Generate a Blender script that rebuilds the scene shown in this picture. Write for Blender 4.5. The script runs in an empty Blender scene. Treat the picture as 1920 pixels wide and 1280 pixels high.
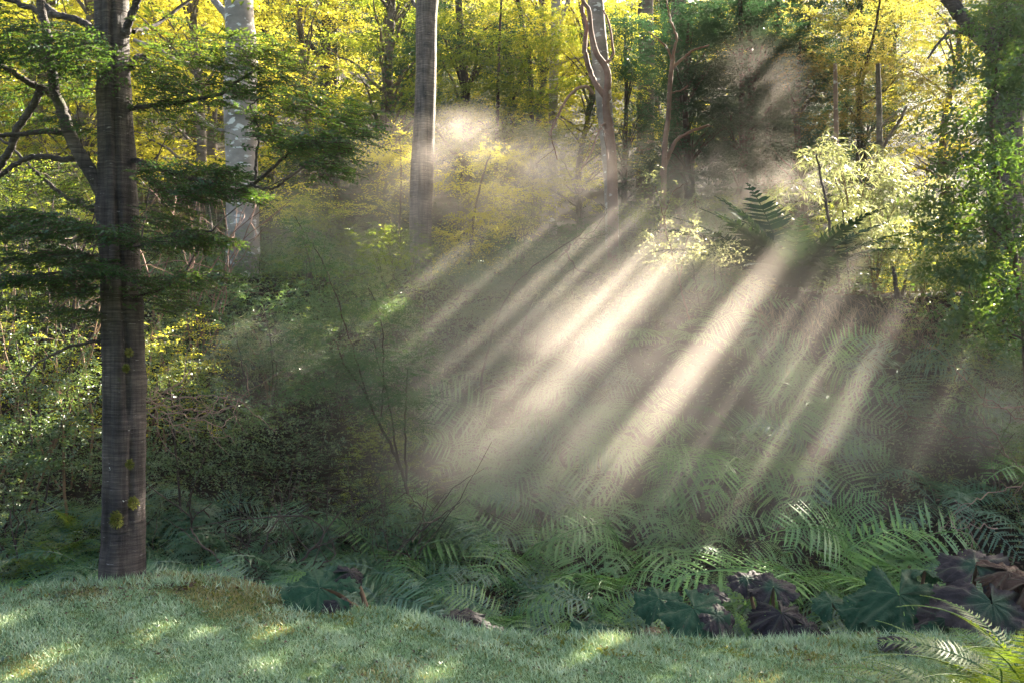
import bpy, math, random
import numpy as np
from mathutils import Vector, Matrix, Euler, Quaternion

# ---------------------------------------------------------------- camera, world, sun, exposure
C = bpy.context.scene
F = 1920*35/36.0
CAMZ = 1.9
cam_d = bpy.data.cameras.new('camera'); cam = bpy.data.objects.new('camera', cam_d)
C.collection.objects.link(cam); C.camera = cam
cam.location = (0, 0, CAMZ); cam.rotation_euler = (math.radians(90), 0, 0)
cam_d.lens = 35; cam_d.sensor_width = 36; cam_d.clip_start = 0.05; cam_d.clip_end = 2000

SUN_AZ, SUN_EL = 39.5, 31.6          # degrees: to the right of the view, above the horizon
S = np.array([math.sin(math.radians(SUN_AZ))*math.cos(math.radians(SUN_EL)),
              math.cos(math.radians(SUN_AZ))*math.cos(math.radians(SUN_EL)),
              math.sin(math.radians(SUN_EL))])
w = bpy.data.worlds.new("World"); C.world = w; w.use_nodes = True
nt = w.node_tree; bg = nt.nodes['Background']
sky = nt.nodes.new('ShaderNodeTexSky'); sky.sky_type = 'NISHITA'; sky.sun_disc = False
sky.sun_elevation = math.radians(SUN_EL); sky.sun_rotation = math.radians(SUN_AZ)
sky.air_density = 1.0; sky.dust_density = 6.0; sky.ozone_density = 0.3
nt.links.new(sky.outputs[0], bg.inputs[0]); bg.inputs[1].default_value = 0.07
sd = bpy.data.lights.new('sun', 'SUN'); sun = bpy.data.objects.new('sun', sd); C.collection.objects.link(sun)
sd.energy = 5.0; sd.angle = math.radians(0.4); sd.color = (1.0, 0.90, 0.74)
sun.rotation_mode = 'QUATERNION'; sun.rotation_quaternion = Vector(S).to_track_quat('Z', 'Y')
sun.location = (20, 20, 30)
C.view_settings.view_transform = 'Standard'; C.view_settings.look = 'None'
C.view_settings.gamma = 1.0; C.view_settings.use_curve_mapping = False
C.view_settings.exposure = 3.4
C.render.engine = 'CYCLES'
cy = C.cycles
cy.max_bounces = 6; cy.diffuse_bounces = 3; cy.glossy_bounces = 1; cy.transmission_bounces = 4
cy.transparent_max_bounces = 4; cy.volume_bounces = 1; cy.sample_clamp_indirect = 4; cy.sample_clamp_direct = 6
cy.use_denoising = True; cy.denoiser = 'OPENIMAGEDENOISE'; cy.denoising_input_passes = 'RGB_ALBEDO_NORMAL'
cy.volume_step_rate = 1.0; cy.volume_max_steps = 256
cy.caustics_reflective = False; cy.caustics_refractive = False

rng = np.random.default_rng(7)
random.seed(7)
COL = C.collection

# ---------------------------------------------------------------- helpers
def W(px, py, y):
    return np.array([(px-960)/F*y, y, CAMZ-(py-640)/F*y])
def PX(w_, y): return w_/F*y
def sm(a, b, x):
    t = np.clip((x-a)/(b-a), 0, 1); return t*t*(3-2*t)
def hsh(x, y, s=0):
    return (np.sin(x*1.7+s*3.1)*np.cos(y*1.3-s*1.7)+.5*np.sin(x*3.9+y*2.7+s)+.25*np.sin(x*8.3-y*7.1+2*s))/1.75
def H(x, y):
    x = np.asarray(x, float); y = np.asarray(y, float)
    edge = 6.86-.56*sm(-.9, .3, x) + .05*np.sin(x*3)
    mound = .10*np.exp(-((x+2.6)/1.5)**2-((y-7.4)/.8)**2)
    s = y-edge-.9*np.exp(-((x+2.7)/1.1)**2)
    depth = -.46*sm(0, .8, s)
    left = .0 + 3.15*sm(8.2, 18.5, y)*1.0
    right = 1.95*np.clip((y-8.1)/4.1, 0, 1)+.55*sm(12.2, 12.75, y) + .65*sm(12.6, 18.5, y)
    wr = sm(.2, 3.6, x)
    rise = left*(1-wr)+right*wr
    far = np.clip(y-18.5, 0, None)
    z = depth*(1-sm(9, 13, y)) + rise + .22*far + .0035*np.clip(far, 0, 60)**2 + mound
    z = z + .05*hsh(x*.8, y*.8)*sm(6.5, 9, y) + .012*hsh(x*2, y*2, 2) + .5*hsh(x*.08, y*.08, 5)*sm(22, 50, y)
    return z

def new_obj(name, me, mat=None, parent=None, loc=None):
    o = bpy.data.objects.new(name, me); COL.objects.link(o)
    if mat is not None and me is not None and len(me.materials) == 0: me.materials.append(mat)
    if parent is not None: o.parent = parent
    if loc is not None: o.location = loc
    return o
def tag(o, label=None, cat=None, group=None, kind=None):
    if label: o['label'] = label
    if cat: o['category'] = cat
    if group: o['group'] = group
    if kind: o['kind'] = kind
    return o
def thing(name, label, cat, loc=(0, 0, 0), rz=0., sc=1., group=None):
    o = bpy.data.objects.new(name, None); COL.objects.link(o)
    o.empty_display_size = .2
    o.location = loc; o.rotation_euler = (0, 0, rz); o.scale = (sc,)*3 if np.isscalar(sc) else sc
    return tag(o, label, cat, group)
def dup(root, loc, rz=0., sc=1., label=None, group=None, mats=None):
    r = root.copy(); COL.objects.link(r); r.location = loc; r.rotation_euler = (0, 0, rz)
    r.scale = (sc,)*3 if np.isscalar(sc) else sc
    if label: r['label'] = label
    if group: r['group'] = group
    for ch in root.children:
        c = ch.copy(); COL.objects.link(c); c.parent = r
        for g in ch.children:
            d = g.copy(); COL.objects.link(d); d.parent = c
    return r

class Geo:
    """collects numpy quads / tris and a per-face random value"""
    def __init__(s): s.v = []; s.f4 = []; s.r4 = []; s.n = 0
    def add(s, v, f, r=None):
        v = np.asarray(v, float); f = np.asarray(f, int)
        if f.shape[1] == 3: f = np.hstack([f, f[:, 2:3]])
        s.v.append(v); s.f4.append(f+s.n); s.n += len(v)
        s.r4.append(np.full(len(f), .5) if r is None else np.asarray(r, float))
    def mesh(s, name, mat=None, smooth=False):
        v = np.vstack(s.v); f = np.vstack(s.f4); r = np.concatenate(s.r4)
        tri = f[:, 2] == f[:, 3]
        me = bpy.data.meshes.new(name)
        cnt = np.where(tri, 3, 4)
        me.vertices.add(len(v)); me.vertices.foreach_set('co', v.astype(np.float32).ravel())
        loops = f.ravel(); keep = np.ones(len(f)*4, bool); keep[3::4] = ~tri
        loops = loops[keep]
        me.loops.add(len(loops)); me.loops.foreach_set('vertex_index', loops.astype(np.int32))
        me.polygons.add(len(f))
        st = np.concatenate([[0], np.cumsum(cnt)[:-1]])
        me.polygons.foreach_set('loop_start', st.astype(np.int32))
        if smooth: me.polygons.foreach_set('use_smooth', np.ones(len(f), bool))
        else: me.polygons.foreach_set('use_smooth', np.zeros(len(f), bool))
        a = me.attributes.new('rnd', 'FLOAT', 'FACE'); a.data.foreach_set('value', r.astype(np.float32))
        me.update(calc_edges=True)
        if mat: me.materials.append(mat)
        return me

def norm(a): return a/np.maximum(np.linalg.norm(a, axis=-1, keepdims=True), 1e-9)
def leaves(g, P, D, N, L, Wd, r=None, fold=.12):
    """kite leaves: base P, direction D, normal N"""
    n = len(P)
    if n == 0: return
    D = norm(D); Sd = norm(np.cross(D, N)); Nn = np.cross(Sd, D)
    L = np.broadcast_to(np.asarray(L, float), (n,))[:, None]; Wd = np.broadcast_to(np.asarray(Wd, float), (n,))[:, None]
    a = P; m = P+D*L*.45; t = P+D*L-Nn*L*.12
    b = m+Sd*Wd*.5+Nn*L*fold; c = m-Sd*Wd*.5+Nn*L*fold
    V = np.stack([a, b, t, c], 1).reshape(-1, 3)
    Fc = np.arange(n*4).reshape(n, 4)
    g.add(V, Fc, rng.random(n) if r is None else r)

def tube(g, pts, rad, k=6, r=.5, cap=False):
    pts = np.asarray(pts, float); n = len(pts); rad = np.broadcast_to(np.asarray(rad, float), (n,))
    T = norm(np.gradient(pts, axis=0))
    ref = np.array([0, 0, 1.]) if abs(T[:, 2]).mean() < .8 else np.array([1., 0, 0])
    U = norm(np.cross(T, ref)); V = np.cross(T, U)
    a = np.arange(k)/k*2*np.pi
    ring = pts[:, None]+rad[:, None, None]*(np.cos(a)[None, :, None]*U[:, None]+np.sin(a)[None, :, None]*V[:, None])
    i = np.arange(n-1)[:, None]*k; j = np.arange(k)[None]; j2 = (j+1) % k
    f = np.stack([i+j, i+j2, i+k+j2, i+k+j], -1).reshape(-1, 4)
    g.add(ring.reshape(-1, 3), f, np.full(len(f), r))

def smooth_path(P, n=10, jit=0., rg=rng):
    P = np.asarray(P, float)
    if len(P) < 3:
        t = np.linspace(0, 1, n)[:, None]; out = P[0]*(1-t)+P[-1]*t
    else:
        Q = np.vstack([2*P[0]-P[1], P, 2*P[-1]-P[-2]]); out = []
        for i in range(1, len(Q)-2):
            t = np.linspace(0, 1, n, endpoint=False)[:, None]
            p0, p1, p2, p3 = Q[i-1], Q[i], Q[i+1], Q[i+2]
            out.append(.5*((2*p1)+(-p0+p2)*t+(2*p0-5*p1+4*p2-p3)*t**2+(-p0+3*p1-3*p2+p3)*t**3))
        out = np.vstack(out+[P[-1:]])
    if jit: out[1:-1] += rg.normal(0, jit, out[1:-1].shape)
    return out

def twigs(g, starts, dirs, tl, M, leafL, leafW, flat=.35, tw=None, tipfrac=1., rr=None, up=(0, 0, 1), spread=.9):
    """twiglets with alternate leaves; starts (n,3), dirs (n,3), tl twig length (n,)"""
    n = len(starts)
    if n == 0: return
    dirs = norm(dirs); tl = np.broadcast_to(np.asarray(tl, float), (n,))
    k = (np.arange(M)+.5)/M
    P = starts[:, None]+dirs[:, None]*(k[None, :, None]*tl[:, None, None])
    P[..., 2] -= (k[None]**2)*tl[:, None]*.15
    upv = np.array(up, float)+rng.normal(0, flat, (n, 1, 3))
    upv = norm(np.broadcast_to(upv, P.shape)+rng.normal(0, flat*.6, P.shape))
    side = norm(np.cross(dirs[:, None], upv))
    sg = np.where(np.arange(M) % 2 == 0, 1, -1)[None, :, None]
    D = dirs[:, None]*(.6)+side*sg*spread+rng.normal(0, .18, P.shape)
    sz = (1-.35*k)[None]*(.75+.5*rng.random((n, M)))
    r = np.clip((rng.random((n, 1)) if rr is None else rr[:, None])*.6+.4*rng.random((n, M)), 0, 1)
    leaves(g, P.reshape(-1, 3), D.reshape(-1, 3), upv.reshape(-1, 3), (leafL*sz).ravel(), (leafW*sz).ravel(), r.ravel())
    if tw is not None:
        for i in range(n): tube(tw, [starts[i], starts[i]+dirs[i]*tl[i]*.5, starts[i]+dirs[i]*tl[i]-np.array([0, 0, .12*tl[i]])], [.0035, .0025, .001], 3)

def plates(g, centers, rad, ntw, tl, M, lL, lW, flat=.3, thick=.12, out=None, tilt=.12, rr=None):
    """horizontal sprays: twiglets spread through flat discs, pointing outward"""
    n = len(centers); rad = np.broadcast_to(np.asarray(rad, float), (n,))
    a = rng.random((n, ntw))*2*np.pi; q = np.sqrt(rng.random((n, ntw)))
    # spokes give gaps
    a = a+.35*np.sin(a*rng.integers(3, 6, (n, 1))+rng.random((n, 1))*6)
    tx = rng.normal(0, tilt, (n, 1)); ty = rng.normal(0, tilt, (n, 1))
    dx = np.cos(a)*q*rad[:, None]; dy = np.sin(a)*q*rad[:, None]
    dz = rng.normal(0, thick, (n, ntw))*rad[:, None]+dx*tx+dy*ty-.18*q**2*rad[:, None]
    st = centers[:, None]+np.stack([dx, dy, dz], -1)
    d = np.stack([np.cos(a), np.sin(a), -.15+0*a], -1)
    if out is not None: d = norm(d*.5+norm(out)[:, None]*.7)
    d = d+rng.normal(0, .35, d.shape)*np.array([1, 1, .35])
    r = np.repeat(rng.random(n) if rr is None else rr, ntw)*.6+.4*rng.random(n*ntw)
    twigs(g, st.reshape(-1, 3), d.reshape(-1, 3), tl*(.6+.8*rng.random(n*ntw)), M, lL, lW, flat, rr=r)

# ---------------------------------------------------------------- materials
def mat_new(name):
    m = bpy.data.materials.new(name); m.use_nodes = True; m.node_tree.nodes.clear(); return m, m.node_tree
def N_(nt, t, **kw):
    n = nt.nodes.new(t)
    for k, v in kw.items(): setattr(n, k, v)
    return n
def ramp(nt, cols, pos=None):
    r = nt.nodes.new('ShaderNodeValToRGB'); e = r.color_ramp.elements
    pos = pos or [i/(len(cols)-1) for i in range(len(cols))]
    while len(e) < len(cols): e.new(.5)
    for i, (c, p) in enumerate(zip(cols, pos)): e[i].position = p; e[i].color = (*c, 1)
    return r
def leaf_mat(name, cols, tcols, tf=.5, gloss=.06, rough=.35):
    m, nt = mat_new(name); L = nt.links.new
    at = N_(nt, 'ShaderNodeAttribute', attribute_name='rnd')
    oi = N_(nt, 'ShaderNodeObjectInfo')
    ma = N_(nt, 'ShaderNodeMath', operation='MULTIPLY_ADD'); ma.inputs[1].default_value = .72
    mb = N_(nt, 'ShaderNodeMath', operation='MULTIPLY'); mb.inputs[1].default_value = .28
    L(at.outputs['Fac'], ma.inputs[0]); L(oi.outputs['Random'], mb.inputs[0]); L(mb.outputs[0], ma.inputs[2])
    r1 = ramp(nt, cols); r2 = ramp(nt, tcols)
    L(ma.outputs[0], r1.inputs[0]); L(ma.outputs[0], r2.inputs[0])
    d = N_(nt, 'ShaderNodeBsdfDiffuse'); t = N_(nt, 'ShaderNodeBsdfTranslucent'); gl = N_(nt, 'ShaderNodeBsdfGlossy')
    gl.inputs['Roughness'].default_value = rough; gl.inputs['Color'].default_value = (1, 1, 1, 1)
    L(r1.outputs[0], d.inputs[0]); L(r2.outputs[0], t.inputs[0])
    a = N_(nt, 'ShaderNodeMixShader'); a.inputs[0].default_value = tf
    b = N_(nt, 'ShaderNodeMixShader'); b.inputs[0].default_value = gloss
    L(d.outputs[0], a.inputs[1]); L(t.outputs[0], a.inputs[2])
    L(a.outputs[0], b.inputs[1]); L(gl.outputs[0], b.inputs[2])
    o = N_(nt, 'ShaderNodeOutputMaterial'); L(b.outputs[0], o.inputs[0])
    return m
def bark_mat(name, c1, c2, fleck=None, fl_amt=.62, zs=9., bump=.35, moss=None, scale=3., xs=1.):
    m, nt = mat_new(name); L = nt.links.new
    tc = N_(nt, 'ShaderNodeTexCoord'); mp = N_(nt, 'ShaderNodeMapping'); mp.inputs['Scale'].default_value = (xs, xs, zs)
    L(tc.outputs['Object'], mp.inputs[0])
    n1 = N_(nt, 'ShaderNodeTexNoise'); n1.inputs['Scale'].default_value = scale; n1.inputs['Detail'].default_value = 6; n1.inputs['Roughness'].default_value = .65
    L(mp.outputs[0], n1.inputs[0])
    n2 = N_(nt, 'ShaderNodeTexNoise'); n2.inputs['Scale'].default_value = 2.2; n2.inputs['Detail'].default_value = 4
    L(tc.outputs['Object'], n2.inputs[0])
    r1 = ramp(nt, [c1, c2], [.3, .7]); L(n1.outputs[0], r1.inputs[0])
    mx = N_(nt, 'ShaderNodeMixRGB', blend_type='MULTIPLY'); mx.inputs[0].default_value = .8
    r2 = ramp(nt, [(.45, .43, .42), (1.25, 1.2, 1.15)], [.35, .68]); L(n2.outputs[0], r2.inputs[0])
    L(r1.outputs[0], mx.inputs[1]); L(r2.outputs[0], mx.inputs[2])
    col = mx.outputs[0]
    if fleck:
        n3 = N_(nt, 'ShaderNodeTexNoise'); n3.inputs['Scale'].default_value = scale*3; n3.inputs['Detail'].default_value = 2
        L(mp.outputs[0], n3.inputs[0])
        r3 = ramp(nt, [(0, 0, 0), (1, 1, 1)], [fl_amt, fl_amt+.05]); L(n3.outputs[0], r3.inputs[0])
        m3 = N_(nt, 'ShaderNodeMixRGB'); L(r3.outputs[0], m3.inputs[0]); L(col, m3.inputs[1]); m3.inputs[2].default_value = (*fleck, 1)
        col = m3.outputs[0]
    if moss:
        n4 = N_(nt, 'ShaderNodeTexNoise'); n4.inputs['Scale'].default_value = 5.5; n4.inputs['Detail'].default_value = 5
        L(tc.outputs['Object'], n4.inputs[0])
        r4 = ramp(nt, [(0, 0, 0), (1, 1, 1)], [.6, .68]); L(n4.outputs[0], r4.inputs[0])
        m4 = N_(nt, 'ShaderNodeMixRGB'); L(r4.outputs[0], m4.inputs[0]); L(col, m4.inputs[1]); m4.inputs[2].default_value = (*moss, 1)
        col = m4.outputs[0]
    bs = N_(nt, 'ShaderNodeBsdfPrincipled'); bs.inputs['Roughness'].default_value = .8; bs.inputs['Specular IOR Level'].default_value = .25
    bp = N_(nt, 'ShaderNodeBump'); bp.inputs['Strength'].default_value = bump; bp.inputs['Distance'].default_value = .02
    L(n1.outputs[0], bp.inputs['Height']); L(bp.outputs[0], bs.inputs['Normal']); L(col, bs.inputs['Base Color'])
    o = N_(nt, 'ShaderNodeOutputMaterial'); L(bs.outputs[0], o.inputs[0])
    return m
def noise_mat(name, cols, pos=None, scale=3., rough=.95, bump=.4, dist=.03, detail=8):
    m, nt = mat_new(name); L = nt.links.new
    tc = N_(nt, 'ShaderNodeTexCoord'); n1 = N_(nt, 'ShaderNodeTexNoise'); n1.inputs['Scale'].default_value = scale; n1.inputs['Detail'].default_value = detail
    n1.inputs['Roughness'].default_value = .7
    L(tc.outputs['Object'], n1.inputs[0]); r = ramp(nt, cols, pos); L(n1.outputs[0], r.inputs[0])
    bs = N_(nt, 'ShaderNodeBsdfPrincipled'); bs.inputs['Roughness'].default_value = rough; bs.inputs['Specular IOR Level'].default_value = .15
    bp = N_(nt, 'ShaderNodeBump'); bp.inputs['Strength'].default_value = bump; bp.inputs['Distance'].default_value = dist
    L(n1.outputs[0], bp.inputs['Height']); L(bp.outputs[0], bs.inputs['Normal']); L(r.outputs[0], bs.inputs['Base Color'])
    o = N_(nt, 'ShaderNodeOutputMaterial'); L(bs.outputs[0], o.inputs[0]); return m

M = {}
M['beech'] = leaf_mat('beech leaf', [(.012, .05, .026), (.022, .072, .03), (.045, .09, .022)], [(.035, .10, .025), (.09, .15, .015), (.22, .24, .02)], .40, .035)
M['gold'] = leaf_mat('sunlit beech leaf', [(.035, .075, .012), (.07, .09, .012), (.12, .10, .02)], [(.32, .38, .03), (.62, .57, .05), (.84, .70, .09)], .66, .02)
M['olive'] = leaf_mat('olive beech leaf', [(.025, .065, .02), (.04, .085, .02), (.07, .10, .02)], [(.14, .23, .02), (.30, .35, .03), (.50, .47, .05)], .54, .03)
M['dark'] = leaf_mat('dark evergreen leaf', [(.014, .045, .026), (.025, .065, .033), (.04, .085, .035)], [(.03, .08, .03), (.05, .12, .04), (.10, .16, .04)], .3, .035, .35)
M['glossy'] = leaf_mat('glossy evergreen leaf', [(.016, .055, .022), (.03, .08, .026), (.055, .10, .03)], [(.04, .10, .015), (.10, .17, .015), (.32, .32, .03)], .42, .04, .35)
M['autumn'] = leaf_mat('autumn tinged leaf', [(.06, .10, .03), (.12, .12, .03), (.25, .09, .04)], [(.28, .32, .05), (.45, .38, .06), (.65, .25, .10)], .5, .05)
M['teal'] = leaf_mat('blue green small leaf', [(.020, .062, .036), (.035, .085, .042), (.06, .11, .04)], [(.06, .14, .04), (.12, .2, .05), (.30, .32, .06)], .42, .05, .4)
M['shrub'] = leaf_mat('glossy shrub leaf', [(.02, .06, .03), (.035, .085, .03), (.06, .10, .03)], [(.07, .15, .03), (.16, .22, .04), (.34, .33, .05)], .42, .06, .4)
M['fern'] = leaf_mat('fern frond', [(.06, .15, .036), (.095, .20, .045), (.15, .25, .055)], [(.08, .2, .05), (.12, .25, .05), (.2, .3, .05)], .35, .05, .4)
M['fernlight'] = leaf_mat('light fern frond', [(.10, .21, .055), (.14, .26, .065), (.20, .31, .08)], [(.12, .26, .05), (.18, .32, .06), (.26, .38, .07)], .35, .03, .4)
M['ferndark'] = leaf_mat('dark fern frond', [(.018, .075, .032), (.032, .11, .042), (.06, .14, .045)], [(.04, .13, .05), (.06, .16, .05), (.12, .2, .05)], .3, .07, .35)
M['fernbrown'] = leaf_mat('withered fern frond', [(.07, .045, .03), (.10, .065, .04), (.13, .09, .05)], [(.10, .06, .03), (.15, .09, .04), (.2, .14, .06)], .3, .03, .5)
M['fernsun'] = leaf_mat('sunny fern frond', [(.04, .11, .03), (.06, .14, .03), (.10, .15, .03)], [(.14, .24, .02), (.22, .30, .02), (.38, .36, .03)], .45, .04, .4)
M['pale'] = leaf_mat('pale bamboo leaf', [(.06, .11, .045), (.10, .15, .055), (.16, .19, .07)], [(.2, .25, .07), (.32, .34, .12), (.44, .42, .18)], .45, .06, .35)
M['grass'] = leaf_mat('dewy grass blade', [(.08, .17, .075), (.22, .33, .17), (.46, .54, .36)], [(.10, .17, .06), (.17, .23, .08), (.28, .30, .12)], .2, .03, .5)
M['straw'] = leaf_mat('straw grass blade', [(.12, .12, .04), (.2, .17, .06), (.30, .24, .10)], [(.2, .2, .05), (.32, .28, .08), (.4, .33, .12)], .4, .04, .4)
M['moss'] = leaf_mat('moss', [(.07, .10, .012), (.13, .13, .015), (.20, .15, .03)], [(.1, .14, .02), (.14, .16, .03), (.2, .18, .04)], .3, .02, .5)
M['litter'] = leaf_mat('dead leaf', [(.03, .02, .012), (.06, .036, .02), (.11, .065, .035)], [(.05, .03, .01), (.1, .05, .02), (.15, .09, .04)], .25, .03, .5)
def ring_bark(name, gain=1., tint=(1, 1, 1)):
    k_ = [gain*q for q in tint]; G3 = lambda c: tuple(min(.8, a*b) for a, b in zip(c, k_))
    m, nt = mat_new(name); L = nt.links.new; tc = N_(nt, 'ShaderNodeTexCoord')
    def noise(sc, scale, det=5, rough=.6):
        mp = N_(nt, 'ShaderNodeMapping'); mp.inputs['Scale'].default_value = sc; L(tc.outputs['Object'], mp.inputs[0])
        n = N_(nt, 'ShaderNodeTexNoise'); n.inputs['Scale'].default_value = scale; n.inputs['Detail'].default_value = det; n.inputs['Roughness'].default_value = rough; L(mp.outputs[0], n.inputs[0]); return n
    rings = noise((1, 1, 16), 4.5, 6, .7); patch = noise((1, 1, .7), 3.2, 5); streak = noise((9, 9, .55), 2.5, 5, .7); dash = noise((1.2, 1.2, 7), 11, 2); spot = noise((1, 1, 1), 17, 3)
    r1 = ramp(nt, [G3((.022, .019, .018)), G3((.06, .051, .047)), G3((.115, .098, .09))], [.3, .5, .72]); L(rings.outputs[0], r1.inputs[0])
    r2 = ramp(nt, [(.42, .42, .45), (.95, .9, .86), (1.45, 1.35, 1.25)], [.34, .5, .68]); L(patch.outputs[0], r2.inputs[0])
    r3 = ramp(nt, [(.45, .44, .44), (1.1, 1.1, 1.1)], [.36, .56]); L(streak.outputs[0], r3.inputs[0])
    m1 = N_(nt, 'ShaderNodeMixRGB', blend_type='MULTIPLY'); m1.inputs[0].default_value = 1; L(r1.outputs[0], m1.inputs[1]); L(r2.outputs[0], m1.inputs[2])
    m2 = N_(nt, 'ShaderNodeMixRGB', blend_type='MULTIPLY'); m2.inputs[0].default_value = .8; L(m1.outputs[0], m2.inputs[1]); L(r3.outputs[0], m2.inputs[2])
    rd = ramp(nt, [(0, 0, 0), (1, 1, 1)], [.69, .72]); L(dash.outputs[0], rd.inputs[0]); m3 = N_(nt, 'ShaderNodeMixRGB'); L(rd.outputs[0], m3.inputs[0]); L(m2.outputs[0], m3.inputs[1]); m3.inputs[2].default_value = (.2, .18, .17, 1)
    rs = ramp(nt, [(0, 0, 0), (1, 1, 1)], [.735, .75]); L(spot.outputs[0], rs.inputs[0]); m4 = N_(nt, 'ShaderNodeMixRGB'); L(rs.outputs[0], m4.inputs[0]); L(m3.outputs[0], m4.inputs[1]); m4.inputs[2].default_value = (.42, .42, .38, 1)
    ms = noise((1, 1, .8), 4, 6); rm = ramp(nt, [(0, 0, 0), (1, 1, 1)], [.64, .70]); L(ms.outputs[0], rm.inputs[0]); m5 = N_(nt, 'ShaderNodeMixRGB'); L(rm.outputs[0], m5.inputs[0]); L(m4.outputs[0], m5.inputs[1]); m5.inputs[2].default_value = (.05, .055, .02, 1)
    ad = N_(nt, 'ShaderNodeMath', operation='ADD'); L(rings.outputs[0], ad.inputs[0]); L(streak.outputs[0], ad.inputs[1])
    bp = N_(nt, 'ShaderNodeBump'); bp.inputs['Strength'].default_value = .9; bp.inputs['Distance'].default_value = .02; L(ad.outputs[0], bp.inputs['Height'])
    bs = N_(nt, 'ShaderNodeBsdfPrincipled'); bs.inputs['Roughness'].default_value = .75; bs.inputs['Specular IOR Level'].default_value = .2; L(m5.outputs[0], bs.inputs['Base Color']); L(bp.outputs[0], bs.inputs['Normal'])
    o = N_(nt, 'ShaderNodeOutputMaterial'); L(bs.outputs[0], o.inputs[0]); return m
M['barkmain'] = ring_bark('smooth ringed beech bark')
M['barkmid'] = ring_bark('lighter ringed bark', 2.3, (1.05, 1, .95))
M['barkpale'] = bark_mat('pale patchy bark', (.16, .14, .12), (.34, .30, .27), (.50, .48, .44), .60, 2.2, .5, None, 1.8, 1.)
M['barkgrey'] = bark_mat('grey brown bark', (.07, .055, .045), (.18, .145, .12), (.32, .29, .25), .74, 5, .5, None, 2.6, 1.)
M['barkred'] = bark_mat('reddish smooth bark', (.16, .085, .06), (.27, .17, .135), (.4, .34, .3), .66, 1.2, .3, None, 3, 1.)
M['barkdark'] = bark_mat('dark brown bark', (.04, .03, .025), (.10, .075, .06), None, .6, 1, .4, None, 6, 1.)
M['twig'] = bark_mat('pale dead twig', (.16, .10, .08), (.34, .22, .18), None, .6, 1, .2, None, 6, 1.)
M['stem'] = bark_mat('tan stem', (.10, .06, .035), (.26, .17, .10), None, .6, 1, .2, None, 6, 1.)
M['soil'] = noise_mat('forest soil', [(.012, .009, .007), (.035, .024, .018), (.07, .05, .035)], [.3, .55, .8], 2.5)

# ground: soil with moss where the lawn is
def ground_mat():
    m, nt = mat_new('mossy lawn and forest soil'); L = nt.links.new
    tc = N_(nt, 'ShaderNodeTexCoord'); n1 = N_(nt, 'ShaderNodeTexNoise'); n1.inputs['Scale'].default_value = 3; n1.inputs['Detail'].default_value = 9
    n1.inputs['Roughness'].default_value = .7
    L(tc.outputs['Object'], n1.inputs[0])
    soil = ramp(nt, [(.008, .007, .005), (.02, .015, .010), (.045, .033, .02)], [.3, .55, .8]); L(n1.outputs[0], soil.inputs[0])
    lawn = ramp(nt, [(.02, .04, .015), (.05, .08, .025), (.10, .11, .03)], [.3, .5, .75]); L(n1.outputs[0], lawn.inputs[0])
    at = N_(nt, 'ShaderNodeAttribute', attribute_name='lawn')
    mx = N_(nt, 'ShaderNodeMixRGB'); L(at.outputs['Fac'], mx.inputs[0]); L(soil.outputs[0], mx.inputs[1]); L(lawn.outputs[0], mx.inputs[2])
    bs = N_(nt, 'ShaderNodeBsdfPrincipled'); bs.inputs['Roughness'].default_value = .95; bs.inputs['Specular IOR Level'].default_value = .1
    bp = N_(nt, 'ShaderNodeBump'); bp.inputs['Strength'].default_value = .6; bp.inputs['Distance'].default_value = .04
    L(n1.outputs[0], bp.inputs['Height']); L(bp.outputs[0], bs.inputs['Normal']); L(mx.outputs[0], bs.inputs['Base Color'])
    o = N_(nt, 'ShaderNodeOutputMaterial'); L(bs.outputs[0], o.inputs[0]); return m
M['ground'] = ground_mat()

# ---------------------------------------------------------------- ground sheet
xs = np.unique(np.concatenate([np.linspace(-180, -30, 26), np.linspace(-30, -9, 30), np.linspace(-9, 9, 150), np.linspace(9, 30, 30), np.linspace(30, 180, 26)]))
ys = np.unique(np.concatenate([np.linspace(-60, 3, 25), np.linspace(3, 16, 130), np.linspace(16, 40, 60), np.linspace(40, 95, 30)]))
X, Y = np.meshgrid(xs, ys)
Z = H(X, Y)
g = Geo(); nx, ny = len(xs), len(ys)
i = np.arange(ny-1)[:, None]*nx; j = np.arange(nx-1)[None]
f = np.stack([i+j, i+j+1, i+nx+j+1, i+nx+j], -1).reshape(-1, 4)
g.add(np.stack([X.ravel(), Y.ravel(), Z.ravel()], 1), f)
me = g.mesh('ground', M['ground'], smooth=True)
edge = 6.86-.56*sm(-.9, .3, X) + .75*np.exp(-((X+2.7)/1.1)**2)
lw = 1-sm(-.1, .35, Y-edge+.15*hsh(X*3, Y*3, 1))
a = me.attributes.new('lawn', 'FLOAT', 'POINT'); a.data.foreach_set('value', lw.ravel().astype(np.float32))
tag(new_obj('ground', me), kind='structure')

# ================================================================ sun gaps: holes cut to aim light through the added unseen canopy
GAPS = []     # (point, axis A (along view, across sun), axis B (across beam), half sizes)
def gap(px, py, y, wB, wA, soft=.0):
    P = W(px, py, y); v = norm(P-np.array([0, 0, CAMZ])); A = norm(v-(v@S)*S); B = np.cross(S, A)
    GAPS.append((P, A, B, wA, wB))
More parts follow.
